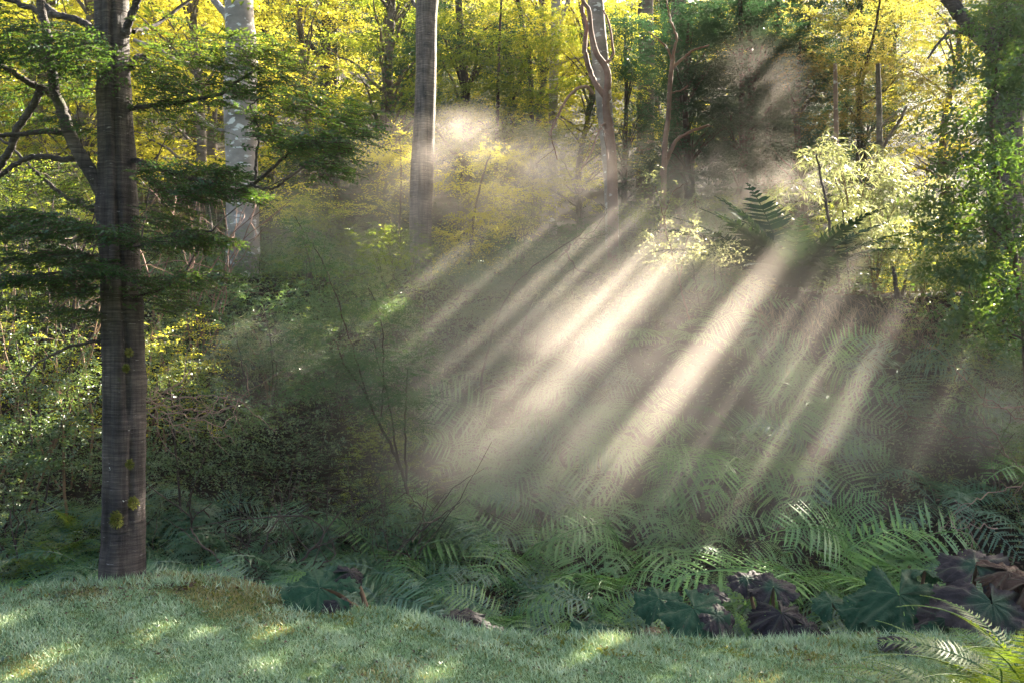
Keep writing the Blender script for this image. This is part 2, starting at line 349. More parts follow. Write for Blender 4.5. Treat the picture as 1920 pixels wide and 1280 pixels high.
# beams through the mist
def gapl(px, py, y, t, wB, wA):
    """a beam that lands at a pixel of the ferns; its middle lies t metres back towards the sun"""
    P = W(px, py, y)+S*t; v = norm(P-np.array([0, 0, CAMZ])); A = norm(v-(v@S)*S); GAPS.append((P, A, np.cross(S, A), wA, wB))
gapl(815, 965, 8.8, 2, .17, 1.2)
gapl(865, 950, 8.8, 2, .05, .8)
gapl(905, 935, 8.9, 2, .04, .8)
gapl(1050, 1000, 8.4, 2.5, .15, 1.1)
gapl(960, 960, 8.7, 2.2, .06, .9)
gapl(1105, 985, 8.5, 2.5, .06, .9)
gapl(860, 870, 9.3, 2, .07, 1.0)
gapl(840, 800, 9.9, 2, .06, 1.0)
gapl(1215, 960, 8.7, 2.5, .07, .8)
rb = random.Random(33)
for k in range(14):
    px_ = 1150+k*48+rb.uniform(-14, 14); gapl(px_, 640+(CAMZ-H((px_-960)/F*9.8, 9.8))/9.8*F-rb.uniform(0, 60), 9.8, 2, rb.choice([.04, .06, .08]), rb.uniform(.5, 1.0))
gapl(470, 760, 10.4, 2, .12, .8)
gapl(500, 700, 11.2, 2, .05, .6)
gapl(760, 700, 12.0, 2, .10, .8)
for (px_, py_, w_) in [(1130, 560, .09), (1205, 520, .08), (1250, 500, .05), (1310, 480, .06), (1040, 510, .06), (960, 480, .07)]: gap(px_, py_, 12.4, w_, 1.2)
# bank top and the plants there
gap(1300, 420, 14.0, .6, 1.4); gap(1210, 450, 13.8, .35, 1.1)
gap(1420, 440, 13.8, .50, 1.2)
gap(1560, 430, 14.2, .5, 1.2)
gap(1680, 440, 14.6, .55, 1.2)
gap(1740, 560, 13.0, .2, .5)
# mist blobs behind the centre trunk
gap(900, 320, 17.6, .9, 1.6); gap(840, 380, 17.6, .5, 1.2)
gap(1400, 330, 16.5, .6, 1.4)
gap(1430, 230, 18., .2, 1.)
gap(640, 450, 16., .4, 1.2)
gap(760, 560, 17., .7, 1.4)
gap(420, 520, 17., .6, 1.2)
# lawn patches
for (px, py, y, a1, a2) in [(330, 1165, 6.7, .09, .4), (430, 1155, 6.75, .08, .35), (560, 1145, 6.8, .10, .4), (670, 1140, 6.8, .07, .3), (90, 1240, 5.9, .08, .35), (190, 1225, 6.0, .05, .3), (530, 1235, 6.0, .08, .3), (610, 1255, 5.8, .05, .25),
                          (770, 1170, 6.7, .06, .15), (1150, 1275, 5.6, .10, .3), (20, 1165, 6.8, .10, .3), (820, 1265, 5.7, .09, .25), (720, 1215, 6.2, .06, .2), (1480, 1270, 5.6, .05, .2), (300, 1265, 5.7, .07, .25)]:
    gap(px, py-15, y, a1, a2)
# right front fern
gap(1800, 1215, 4.9, .07, .3); gap(1890, 1190, 4.9, .08, .3)
# left undergrowth
gap(80, 800, 10.5, .35, .7); gap(130, 620, 12, .5, 1.); gap(60, 480, 13., .7, 1.3); gap(330, 700, 12., .3, .8)
gap(160, 850, 9.2, .12, .4)
for (px_, py_, y_) in [(60, 800, 9.3), (115, 735, 9.7), (40, 890, 9.0), (150, 820, 9.3), (90, 860, 9.2), (20, 720, 9.8), (290, 640, 10.5), (340, 760, 10.), (200, 700, 9.6), (640, 800, 10), (580, 760, 10.4)]: gap(px_, py_, y_, .10, .5)
rf = random.Random(21)
for _ in range(46):
    px_, y_ = rf.uniform(230, 1080), rf.uniform(11, 16); gap(px_, 640-(H((px_-960)/F*y_, y_)+rf.uniform(.4, 1.8)-CAMZ)/y_*F, y_, rf.uniform(.06, .22), rf.uniform(.3, .8))
for _ in range(16):
    px_, y_ = rf.uniform(-40, 240), rf.uniform(9.5, 13); gap(px_, 640-(H((px_-960)/F*y_, y_)+rf.uniform(.4, 2.2)-CAMZ)/y_*F, y_, rf.uniform(.08, .25), rf.uniform(.3, .8))
for _ in range(16):
    gap(rf.uniform(1700, 1900), rf.uniform(100, 600), 10.2, rf.uniform(.08, .2), rf.uniform(.3, .6))
for _ in range(9):
    gap(rf.uniform(-20, 640), rf.uniform(60, 560), rf.uniform(6.8, 7.8), rf.uniform(.05, .14), rf.uniform(.2, .4))
def in_gap(P, ex=0.):
    """P (n,3): True where a leaf would stand in one of the gaps"""
    m = np.zeros(len(P), bool)
    for (G, A, B, wa, wb) in GAPS:
        d = P-G
        q = (d@A/(wa+ex))**2+(d@B/(wb+ex))**2
        m |= q < 1
    return m

# ================================================================ trunks
def trunk_mesh(path, rad, k=20, flute=.05, mat=None, seed=0, seams=(), knots=0, nseg=None):
    """swept trunk with flutes; local coordinates with base at the first point"""
    rg = np.random.default_rng(seed)
    path = np.asarray(path, float); n = len(path); rad = np.asarray(rad, float)
    T = norm(np.gradient(path, axis=0)); U = norm(np.cross(T, np.array([0, 1., 0]))); V = np.cross(T, U)  # U ~ -x.. V ~ y
    a = np.arange(k)/k*2*np.pi
    t = np.linspace(0, 1, n)[:, None]
    R = np.ones((n, k))
    for q in range(3, 7):
        R += flute*rg.normal(0, .6)/(q-2)*np.cos(q*a[None]+rg.random()*6+3*t*rg.normal(0, .6))
    zz = np.cumsum(np.r_[0, np.linalg.norm(np.diff(path, axis=0), axis=1)])[:, None]
    for q in range(knots):
        zc = rg.random()*zz[-1]; ac = rg.random()*2*np.pi
        R += .10*np.exp(-((zz-zc)/.10)**2-(np.angle(np.exp(1j*(a[None]-ac)))/.5)**2)
    for (ac, depth, wd, z0, z1, drift) in seams:
        wgt = sm(z0, z0+.3, zz)*(1-sm(z1-.3, z1, zz))
        R -= depth*wgt*np.exp(-(np.angle(np.exp(1j*(a[None]-ac-drift*np.sin(zz*1.3))))/wd)**2)
    R += .012*np.sin(zz*23+3*np.sin(a[None]*2))*1
    ring = path[:, None]+(rad[:, None]*R)[..., None]*(np.cos(a)[None, :, None]*U[:, None]+np.sin(a)[None, :, None]*V[:, None])
    g = Geo(); i = np.arange(n-1)[:, None]*k; j = np.arange(k)[None]; j2 = (j+1) % k
    f = np.stack([i+j, i+k+j, i+k+j2, i+j2], -1).reshape(-1, 4)
    g.add(ring.reshape(-1, 3), f)
    return g.mesh('trunk', mat, smooth=True)

def px_path(pts, y0):
    """list of (px, py[, dy]) -> world path at distance y0+dy"""
    return np.array([W(p[0], p[1], y0+(p[2] if len(p) > 2 else 0)) for p in pts])

# ---------------------------------------------------------------- the big beech at the left
def main_tree():
    y0 = 7.6; base = W(229, 1098, y0); base[2] = H(base[0], y0)-.05
    t = thing('beech_tree', 'large grey beech with ringed bark and layered green sprays on the grassy mound at left', 'tree', tuple(base))
    cen = [(229, 1110), (228, 1060), (230, 1000), (231, 900), (232, 800), (231, 700), (228, 600), (224, 500), (220, 400), (217, 300), (214, 200), (210, 100), (208, 0), (206, -150), (200, -400), (190, -800)]
    wd = [88, 82, 78, 76, 77, 76, 75, 72, 74, 66, 62, 60, 62, 54, 44, 30]
    P = smooth_path(px_path(cen, y0), 16); r = np.interp(np.linspace(0, 1, len(P)), np.linspace(0, 1, len(wd)), np.array(wd)/2/F*y0)
    r[:14] *= 1+.42*np.linspace(1, 0, 14)**2.2
    me = trunk_mesh(P-base, r, 72, .045, M['barkmain'], 3, seams=[(math.radians(117), .34, .13, 1.2, 6, .10), (math.radians(84), .12, .22, 2.0, 6, .25), (math.radians(128), .22, .12, .35, 1.35, .1), (math.radians(60), .08, .2, .2, 6, .2)], knots=22)
    new_obj('trunk', me, None, t)
    # limbs (px, py, dy)
    limbs = [
        ([(205, 400), (196, 370), (178, 335), (150, 290), (128, 245), (116, 205), (104, 175), (96, 120), (88, 60), (74, 0), (60, -60)], 15, 6, 0, -.25),
        ([(112, 190), (88, 170), (60, 158), (30, 140), (0, 124), (-50, 110)], 7, 4, 0, -.35),
        ([(130, 250), (108, 248), (84, 246), (50, 251), (20, 252), (-40, 256)], 6, 4, 0, -.1),
        ([(152, 296), (120, 299), (84, 294), (50, 297), (25, 312), (0, 330), (-40, 350)], 6, 4, 0, .1),
        ([(75, 172), (58, 205), (34, 240), (22, 275), (8, 300), (-20, 340)], 7, 7, -.2, .3),
        ([(196, 408), (170, 392), (126, 370), (92, 345), (62, 318), (26, 280), (0, 262)], 5, 2.5, .1, .5),
        ([(246, 128), (250, 114), (262, 106), (274, 112), (281, 130)], 6, 4, 0, .2),
        ([(240, 205), (270, 200), (320, 196), (370, 186), (410, 178), (450, 150), (500, 120)], 5, 2, 0, -.4),
        ([(245, 300), (280, 308), (330, 326), (400, 345), (445, 357), (490, 335), (540, 290), (590, 272), (650, 215)], 5.5, 1.6, 0, -.9),
        ([(470, 345), (505, 355), (540, 335), (580, 305), (630, 290), (662, 280)], 2.4, 1.2, -.8, -.3),
        ([(478, 338), (481, 290), (484, 240), (470, 200), (500, 180)], 2.2, 1.0, -.85, -.1),
        ([(182, 60), (150, 40), (120, 30), (80, 24), (30, 5), (-30, -20)], 7, 5, 0, .3),
        ([(110, 30), (90, 15), (72, -10), (60, -60)], 6, 5, .15, .3),
        ([(236, 60), (246, 30), (258, 0), (275, -60), (300, -160)], 8, 5, -.05, -.2),
        ([(250, 60), (285, 50), (330, 20), (380, -20)], 4, 3, 0, .5),
        ([(240, 560), (300, 545), (350, 520), (420, 515)], 2.6, 1.2, 0, -.3),
        ([(240, 470), (280, 455), (330, 440), (400, 432)], 3, 1.4, 0, -.4),
        ([(205, 640), (160, 643), (117, 655), (90, 668), (68, 684), (40, 720)], 3, 1.6, 0, -.3),
        ([(215, 430), (170, 425), (120, 418), (60, 424), (0, 410)], 4, 2, -.05, -.6),
        ([(210, 520), (160, 520), (110, 512), (40, 520), (0, 540)], 3.2, 1.5, 0, -.6),
    ]
    for (pts, w0, w1, dy0, dy1) in limbs:
        n = len(pts); pp = [(p[0], p[1], dy0+(dy1)*(i/(n-1))) for i, p in enumerate(pts)]
        Pp = smooth_path(px_path(pp, y0), 7, .004)
        r = np.linspace(w0, w1, len(Pp))/F*y0; r[0] *= 1.25
        g = Geo(); tube(g, Pp-base, r, 9)
        new_obj('limb', g.mesh('limb', M['barkmain'], True), None, t)
    # sprays: (cx, cy, half width px, half height px, dy, count, mix)
    sprays = [
        (95, 55, 120, 32, -.3, 150, .2), (60, 90, 90, 26, -.5, 110, .2), (160, 95, 70, 24, -.5, 90, .2), (20, 40, 60, 30, -.3, 60, .3),
        (30, 160, 50, 14, 0, 40, .3), (150, 160, 50, 30, .3, 60, .5), (150, 235, 36, 10, -.1, 34, .1), (40, 215, 60, 20, .6, 30, .6),
        (350, 120, 110, 34, -.2, 130, .6), (450, 95, 90, 40, -.4, 130, .6), (400, 165, 140, 26, -.3, 170, .4), (500, 130, 50, 26, -.5, 60, .6),
        (320, 215, 80, 24, .2, 60, .7), (330, 60, 80, 30, .1, 60, .7), (290, 150, 40, 26, 0, 40, .5),
        (340, 318, 90, 14, -.3, 110, .05), (400, 350, 80, 22, -.5, 130, .05), (430, 325, 40, 10, -.5, 50, .05), (330, 350, 60, 22, -.2, 70, .3),
        (310, 410, 60, 22, -.1, 80, .5), (370, 440, 60, 16, -.4, 90, .4), (320, 455, 60, 14, -.2, 60, .5),
        (520, 260, 50, 18, -.9, 60, .3), (590, 265, 60, 22, -1., 80, .25), (640, 230, 40, 22, -1., 50, .3), (610, 305, 40, 10, -1., 40, .3),
        (560, 190, 50, 30, -.7, 60, .6), (480, 230, 30, 30, -.8, 40, .5), (665, 215, 30, 14, -1.1, 24, .3),
        (70, 400, 90, 12, -.6, 120, .05), (150, 425, 90, 14, -.7, 130, .05), (40, 430, 60, 14, -.5, 60, .1), (210, 432, 30, 8, -.7, 30, .05),
        (120, 480, 90, 18, -.4, 120, .15), (180, 505, 60, 12, -.6, 90, .05), (100, 520, 60, 22, -.4, 110, .1), (60, 470, 70, 20, -.2, 50, .3),
        (150, 555, 50, 22, -.2, 90, .4), (40, 545, 60, 20, .2, 50, .6), (110, 585, 60, 12, .1, 40, .6),
        (310, 520, 60, 16, -.1, 60, .3), (380, 515, 60, 10, -.3, 60, .3), (290, 555, 50, 18, 0, 60, .4), (340, 570, 60, 20, .2, 40, .5),
        (140, 330, 60, 30, .6, 40, .7), (60, 345, 60, 20, .5, 30, .7), (170, 375, 24, 10, 0, 24, .2),
    ]
    g = Geo(); tw = Geo()
    for (cx, cy, hw, hh, dy, n, mix) in sprays:
        y = y0+dy; c = W(cx, cy, y)-base; hx = PX(hw, y); hz = PX(hh, y); n = int(n*1.25)
        lv = rng.normal(0, .55, (3,))  # little storeys
        a = rng.uniform(-1, 1, n); b = rng.uniform(-1, 1, n)
        st = np.stack([c[0]+a*hx, c[1]+b*.32, c[2]+hz*lv[rng.integers(0, 3, n)]+rng.normal(0, .013, n)-.05*a*a], 1)
        sgn = np.sign(c[0]+.01)
        d = np.stack([sgn*(.9+0*a)+rng.normal(0, .35, n), rng.normal(0, .7, n), rng.normal(-.08, .12, n)], 1)
        twigs(g, st, d, rng.uniform(.09, .20, n), 10, .036, .022, .30, tw=tw, rr=np.clip(mix*.9+rng.normal(0, .1, n), 0, 1))
    # unseen crown above the frame
    cc = np.stack([rng.normal(0, 1.6, 90), rng.normal(0, 1.3, 90), rng.uniform(5.4, 11, 90)], 1)
    plates(g, cc, .7, 16, .3, 6, .12, .07)
    cr = new_obj('crown', g.mesh('crown', M['beech']), None, t); new_obj('twigs', tw.mesh('twigs', M['barkdark']), None, t)['kind'] = 'stuff'
    # moss cushions and pale lichen spots on the bark
    for (px, py, s) in [(222, 972, .040), (254, 940, .028), (247, 868, .02), (246, 660, .018), (240, 690, .015)]:
        g = Geo(); n = int(500*(s/.04)); c = W(px, py, y0-.15)-base; c[1] = -.165-.02
        u = norm(rng.normal(0, 1, (n, 3))); u[:, 1] = -abs(u[:, 1])
        leaves(g, c+u*s*np.array([.9, .18, 1.15])*rng.uniform(.5, 1.35, (n, 1)), u+rng.normal(0, .4, (n, 3)), rng.normal(0, 1, (n, 3)), .022, .006)
        new_obj('moss_cushion', g.mesh('moss_cushion', M['moss']), None, t)
    return t
main_tree()

# ---------------------------------------------------------------- other trunks standing in the wood
def simple_tree(name, label, pts, wd, y0, mat, seed, limbs=(), ext=True, crown_fn=None, cat='tree', flute=.05, k=18, limbmat=None):
    p0 = W(pts[0][0], pts[0][1], y0); base = np.array([p0[0], y0, min(H(p0[0], y0), p0[2])-.1])
    t = thing(name, label, cat, tuple(base))
    P = px_path(pts, y0); P[0] = base+np.array([0, 0, 0])
    if ext:  # carry the trunk on above the frame
        d = P[-1]-P[-2]; d = d/np.linalg.norm(d)
        top = P[-1]+d*ext; P = np.vstack([P, (P[-1]+top)/2+np.array([.1, .1, 0]), top]); wd = list(wd)+[wd[-1]*.75, wd[-1]*.4]
    Pp = smooth_path(P, 10); r = np.interp(np.linspace(0, 1, len(Pp)), np.linspace(0, 1, len(wd)), np.array(wd)/2/F*y0)
    new_obj('trunk', trunk_mesh(Pp-base, r, k, flute, mat, seed, knots=8), None, t)
    for (pl, w0, w1, dy) in limbs:
        n = len(pl); pp = px_path([(p[0], p[1], dy*i/(n-1)) for i, p in enumerate(pl)], y0)
        pp = smooth_path(pp, 6, .006); g = Geo(); tube(g, pp-base, np.linspace(w0, w1, len(pp))/2/F*y0, 7)
        new_obj('limb', g.mesh('limb', limbmat or mat, True), None, t)
    return t, base

TALL = []   # (tree, base, crown attachment point)
t, b = simple_tree('beech_tree', 'thick pale trunk with flaking white patches, behind the sprays of the mound tree',
    [(458, 570), (456, 500), (455, 420), (453, 300), (450, 180), (452, 80), (448, 0)], [72, 64, 60, 58, 62, 56, 52], 17.5, M['barkpale'], 11,
    [([(440, 60), (425, 30), (400, 0), (380, -40)], 16, 12, .3), ([(430, 250), (400, 240), (370, 215), (350, 190)], 10, 5, -.3),
     ([(425, 130), (380, 125), (330, 115), (300, 95), (250, 75)], 12, 7, -1.)], ext=7)
TALL.append((t, b, b+np.array([0, 0, 13.])))
t, b = simple_tree('beech_tree', 'straight bare brown-grey trunk rising beside the bright mist in the middle',
    [(790, 560), (789, 500), (788, 420), (791, 320), (796, 220), (799, 120), (801, 0)], [50, 40, 42, 44, 40, 39, 40], 17., M['barkmid'], 5,
    [([(790, 20), (775, 5), (765, -20)], 10, 7, .2)], ext=8, flute=.09, k=34)
TALL.append((t, b, b+np.array([0, 0, 13.])))
t, b = simple_tree('birch_tree', 'slim white and grey mottled trunk with reddish stem pressed beside it',
    [(1148, 420), (1146, 380), (1140, 280), (1133, 200), (1124, 100), (1116, 0)], [26, 26, 27, 30, 32, 30], 19., M['barkpale'], 15, ext=8)
TALL.append((t, b, b+np.array([0, 0, 12.])))
t, b = simple_tree('myrtle_tree', 'twisting reddish two-stemmed myrtle in front of the slim white trunk',
    [(1150, 400), (1148, 340), (1144, 260), (1136, 200), (1140, 150), (1135, 125), (1118, 100), (1108, 60), (1104, 20), (1092, 0)], [20, 20, 18, 14, 13, 12, 11, 10, 8, 7], 18., M['barkred'], 9,
    [([(1142, 190), (1118, 160), (1104, 130), (1096, 90), (1100, 50), (1092, 20), (1100, -20)], 12, 7, .3),
     ([(1112, 175), (1100, 163), (1080, 168), (1060, 190), (1045, 220), (1030, 255)], 7, 4, -.4),
     ([(1135, 120), (1150, 100), (1140, 40), (1130, 20)], 6, 3, .2), ([(1140, 230), (1126, 240), (1110, 280), (1090, 320)], 5, 3, -.3)], ext=2)
t, b = simple_tree('beech_tree', 'pale forked trunk partly hidden behind yellow foliage left of the white trunk',
    [(1036, 300), (1037, 200), (1040, 100), (1043, 40), (1042, 0)], [17, 17, 18, 20, 18], 24., M['barkpale'], 21,
    [([(1048, 45), (1058, 20), (1066, 0), (1075, -30)], 11, 8, .3), ([(1045, 125), (1065, 112), (1095, 108)], 6, 3, -.3)], ext=6)
t, b = simple_tree('beech_tree', 'thin dark leaning trunk in the sunny foliage above the mist',
    [(1000, 220), (995, 150), (985, 80), (975, 20), (970, -10)], [9, 9, 9, 8, 8], 24., M['barkdark'], 22, ext=5)
t, b = simple_tree('beech_tree', 'broad brown trunk in shade behind dark evergreen foliage',
    [(1208, 340), (1210, 250), (1211, 180), (1212, 100), (1210, 0)], [34, 32, 31, 30, 30], 25., M['barkgrey'], 23, ext=10)
TALL.append((t, b, b+np.array([1., -2, 12.])))
t, b = simple_tree('beech_tree', 'dim brown trunk just right of the broad shaded trunk, hazed by the light',
    [(1268, 300), (1268, 180), (1270, 80), (1272, 0)], [28, 26, 26, 26], 27., M['barkgrey'], 24, ext=9)
TALL.append((t, b, b+np.array([1.5, -3, 12.])))
t, b = simple_tree('myrtle_tree', 'thin orange-brown myrtle forking under dark foliage above the misty bank',
    [(1242, 335), (1246, 290), (1253, 220), (1257, 150), (1262, 110)], [14, 10, 9, 9, 8], 18., M['barkred'], 25,
    [([(1240, 330), (1255, 290), (1270, 262), (1300, 245), (1330, 235)], 9, 5, .3), ([(1260, 130), (1280, 110), (1300, 95), (1330, 85)], 7, 3, .2),
     ([(1260, 115), (1250, 90), (1228, 70), (1215, 60)], 5, 2, -.2), ([(1262, 110), (1268, 70), (1258, 40), (1250, 0)], 6, 3, 0),
     ([(1258, 175), (1275, 170), (1290, 160)], 4, 2, 0)], ext=0)
t, b = simple_tree('young_tree', 'straight thin red-brown trunk in the autumn-tinged foliage at right',
    [(1570, 345), (1568, 260), (1567, 195), (1566, 120)], [10, 9, 8, 7], 17., M['barkred'], 26, ext=0)
t, b = simple_tree('young_tree', 'grey trunk with one slanting fork under the autumn-tinged foliage at right',
    [(1648, 350), (1650, 300), (1649, 260), (1648, 200), (1646, 120)], [13, 12, 11, 10, 8], 17.5, M['barkgrey'], 27,
    [([(1652, 285), (1664, 262), (1685, 230), (1700, 200)], 8, 5, .3), ([(1650, 240), (1668, 222), (1690, 205)], 4, 2, 0)], ext=0)
t, b = simple_tree('beech_tree', 'massive shaded trunk at the right edge behind glossy dark leaves',
    [(1890, 720), (1888, 600), (1886, 450), (1884, 300), (1886, 150), (1892, 0)], [86, 74, 66, 62, 64, 70], 12.6, M['barkmain'], 28,
    [([(1880, 110), (1850, 80), (1820, 50), (1795, 20), (1780, 0), (1765, -30)], 34, 24, .3), ([(1840, 75), (1800, 60), (1770, 70), (1740, 110)], 9, 4, -.3)], ext=8)
TALL.append((t, b, b+np.array([1.5, 2., 10.])))
t, b = simple_tree('beech_tree', 'pale trunk glimpsed through yellow leaves just left of the thick pale trunk',
    [(397, 420), (397, 340), (398, 260), (399, 180)], [20, 19, 18, 17], 24., M['barkgrey'], 29, ext=0)
for (x, y, s, lab) in [(13.5, 19.5, 31, 'tall shade tree standing on the slope beyond the right of the misty bank'),
                       (19.5, 24.0, 32, 'tall shade tree farther up the slope beyond the right of the misty bank')]:
    px = 960+x/y*F; zb = H(x, y); py = 640-(zb-CAMZ)/y*F
    t, b = simple_tree('beech_tree', lab, [(px, py), (px+5, py-300), (px-8, py-700), (px, py-1000)], [70, 62, 50, 40], y, M['barkmain'], s, ext=3)  # trees out of view, added to hold the shading foliage
    TALL.append((t, b, b+np.array([-1, 0, 11.])))

# ---------------------------------------------------------------- canopy added unseen on the tall trees for shade, gaps cut to shape beams
def shade_canopy():
    n = 2100
    gx = rng.uniform(-5.0, 9.0, n); gy = rng.uniform(4.2, 14.2, n)
    G = np.stack([gx, gy, np.full(n, 1.5)], 1)
    tmin = (1.9+.343*gy-1.5+.7)/(S[2]-.343*S[1])
    tt = np.maximum(tmin, 12)+rng.uniform(0, 7, n)
    Cn = G+S*tt[:, None]
    at = np.array([q[2] for q in TALL])
    own = np.argmin(np.linalg.norm((Cn[:, None]-at[None])*np.array([1, 1, .4]), axis=2), axis=1)
    for k, (t, b, a) in enumerate(TALL):
        m = own == k
        if m.sum() < 5: 
            cc = a+rng.normal(0, 1.4, (40, 3)); 
        else: cc = Cn[m]
        cc = cc[cc[:, 2] > CAMZ+.343*cc[:, 1]+.45] if len(cc) else cc
        g = Geo(); plates(g, cc-b, .55, 7, .42, 5, .26, .17, .35, .10)
        V = np.vstack(g.v).reshape(-1, 4, 3); cen = V.mean(1)+b
        keep = ~in_gap(cen)
        # nothing of this roof hangs into the gaps
        V = V[keep]
        if not len(V): continue
        g2 = Geo(); g2.add(V.reshape(-1, 3), np.arange(len(V)*4).reshape(-1, 4), rng.random(len(V)))
        new_obj('crown', g2.mesh('crown', M['olive']), None, t)  # added foliage out of view, shaped to block the sun between the beams
        # boughs that carry it
        gb = Geo(); idx = rng.choice(len(cc), min(16, len(cc)), replace=False)
        for q in idx:
            s0 = a+np.array([0, 0, rng.uniform(-2, 1)]); e = cc[q]
            mid = (s0+e)/2+np.array([0, 0, .5])
            bp_ = smooth_path([s0-b, mid-b, e-b], 6, .03)
            if in_gap(bp_+b, .15).any(): continue
            tube(gb, bp_, np.linspace(.10, .02, len(bp_)), 6)
        if gb.n: new_obj('boughs', gb.mesh('boughs', M['barkmain'], True), None, t)['kind'] = 'stuff'
shade_canopy()

# ================================================================ background wood
def bg_tree(seed, mat, h=9., rad=2.6, npl=80, ntw=26, lL=.085, lW=.05, low=.18, name='beech_tree', bark='barkgrey', M_=7, tl=.34, conic=.6, thick=.05):
    t = thing(name, 'tree', 'tree'); rg = np.random.default_rng(seed)
    P = smooth_path([(0, 0, -.5), (rg.normal(0, .1), rg.normal(0, .1), h*.3), (rg.normal(0, .25), rg.normal(0, .25), h*.65), (rg.normal(0, .2), rg.normal(0, .2), h)], 7)
    new_obj('trunk', trunk_mesh(P, np.linspace(.16, .03, len(P)), 9, .05, M[bark], seed), None, t)
    z = low*h+(1-low)*h*rg.random(npl)**.9
    env = rad*(1-conic*((z/h-low)/(1-low))**1.5)*(1 if conic else 1)
    a = rg.random(npl)*2*np.pi; q = np.sqrt(rg.random(npl))*.85
    c = np.stack([np.cos(a)*q*env, np.sin(a)*q*env, z-.15*q*env], 1)
    g = Geo(); plates(g, c, rad*.34*(.7+.6*rg.random(npl)), ntw, tl, M_, lL, lW, .3, thick, out=np.stack([np.cos(a), np.sin(a), a*0], 1))
    new_obj('crown', g.mesh('crown', mat), None, t)
    gb = Geo()
    for i in rg.choice(npl, min(26, npl), replace=False):
        zz = c[i, 2]*.82; k = min(len(P)-1, int(zz/h*(len(P)-1)))
        tube(gb, smooth_path([P[k], (P[k]+c[i])/2+np.array([0, 0, .12]), c[i]], 4, .02), np.linspace(.045, .008, 9), 4)
    new_obj('boughs', gb.mesh('boughs', M[bark], True), None, t)['kind'] = 'stuff'
    return t
protos = {
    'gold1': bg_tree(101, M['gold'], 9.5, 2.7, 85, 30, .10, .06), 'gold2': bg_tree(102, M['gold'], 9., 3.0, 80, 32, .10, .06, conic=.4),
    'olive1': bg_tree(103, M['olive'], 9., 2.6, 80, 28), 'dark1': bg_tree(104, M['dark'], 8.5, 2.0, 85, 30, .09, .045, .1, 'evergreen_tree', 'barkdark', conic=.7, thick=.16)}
used = {k: False for k in protos}
def put(kind, x, y, rz, s, label, group=None, dz=-.1, lean=0.):
    r = put_(kind, x, y, rz, s, label, group, dz); r.rotation_euler = (lean, 0, rz); return r
def put_(kind, x, y, rz, s, label, group=None, dz=-.1):
    z = float(H(x, y))+dz; p = protos[kind]
    if not used[kind]:
        used[kind] = True; p.location = (x, y, z); p.rotation_euler = (0, 0, rz); p.scale = (s,)*3 if np.isscalar(s) else s; tag(p, label, None, group); return p
    r = dup(p, (x, y, z), rz, s, label); 
    if 'group' in r: del r['group']
    if group: r['group'] = group
    return r
LG = {'gold': ('sunlit yellow-green beech among many alike on the wooded slope behind the mist', 'yellow beeches on the slope'),
      'olive': ('mid-green beech among many alike on the wooded slope', 'green beeches on the slope'),
      'dark': ('dark evergreen among several alike deep in the wood', 'dark evergreens in the wood')}
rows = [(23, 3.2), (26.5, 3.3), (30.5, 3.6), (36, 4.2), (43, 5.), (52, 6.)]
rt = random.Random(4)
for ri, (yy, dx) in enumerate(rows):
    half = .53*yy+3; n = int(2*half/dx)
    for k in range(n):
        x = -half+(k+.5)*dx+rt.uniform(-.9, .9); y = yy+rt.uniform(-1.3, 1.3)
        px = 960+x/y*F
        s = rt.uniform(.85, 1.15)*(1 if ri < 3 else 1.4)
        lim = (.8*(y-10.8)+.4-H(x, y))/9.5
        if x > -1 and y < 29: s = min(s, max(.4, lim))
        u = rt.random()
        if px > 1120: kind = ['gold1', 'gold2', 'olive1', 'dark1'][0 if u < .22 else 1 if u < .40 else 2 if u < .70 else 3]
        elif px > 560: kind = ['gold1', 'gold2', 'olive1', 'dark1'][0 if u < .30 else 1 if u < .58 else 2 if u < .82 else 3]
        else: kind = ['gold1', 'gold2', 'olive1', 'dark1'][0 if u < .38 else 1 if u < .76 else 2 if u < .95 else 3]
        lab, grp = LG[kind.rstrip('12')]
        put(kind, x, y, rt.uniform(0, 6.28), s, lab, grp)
for (px, y, rz, sx, top, lab) in [(640, 20.5, 1., .95, 6.2, 'squat dark evergreen in grey mist between the thick pale and straight middle trunks'),
        (1400, 21.5, 2., 1.1, 9.4, 'tall dark evergreen whose boughs hang over the misty bank'), (1170, 22.5, 4., .6, 9.3, 'narrow dark evergreen right behind the slim white trunk'),
        (1500, 20.5, 5., .8, 8.2, 'lower dark evergreen beside the thin red-brown trunk'), (1290, 21.0, 5., .8, 8.7, 'dark evergreen behind the thin orange-brown myrtle'),
        (950, 26.5, 3., .9, 10.4, 'dark evergreen in shade right of the straight middle trunk')]:
    x = (px-960)/F*y; put('dark1', x, y, rz, (sx, sx, (top-float(H(x, y)))/8.5), lab)
for k, u in used.items():
    if not u: put(k, 0, 60, 0, 1, 'x')

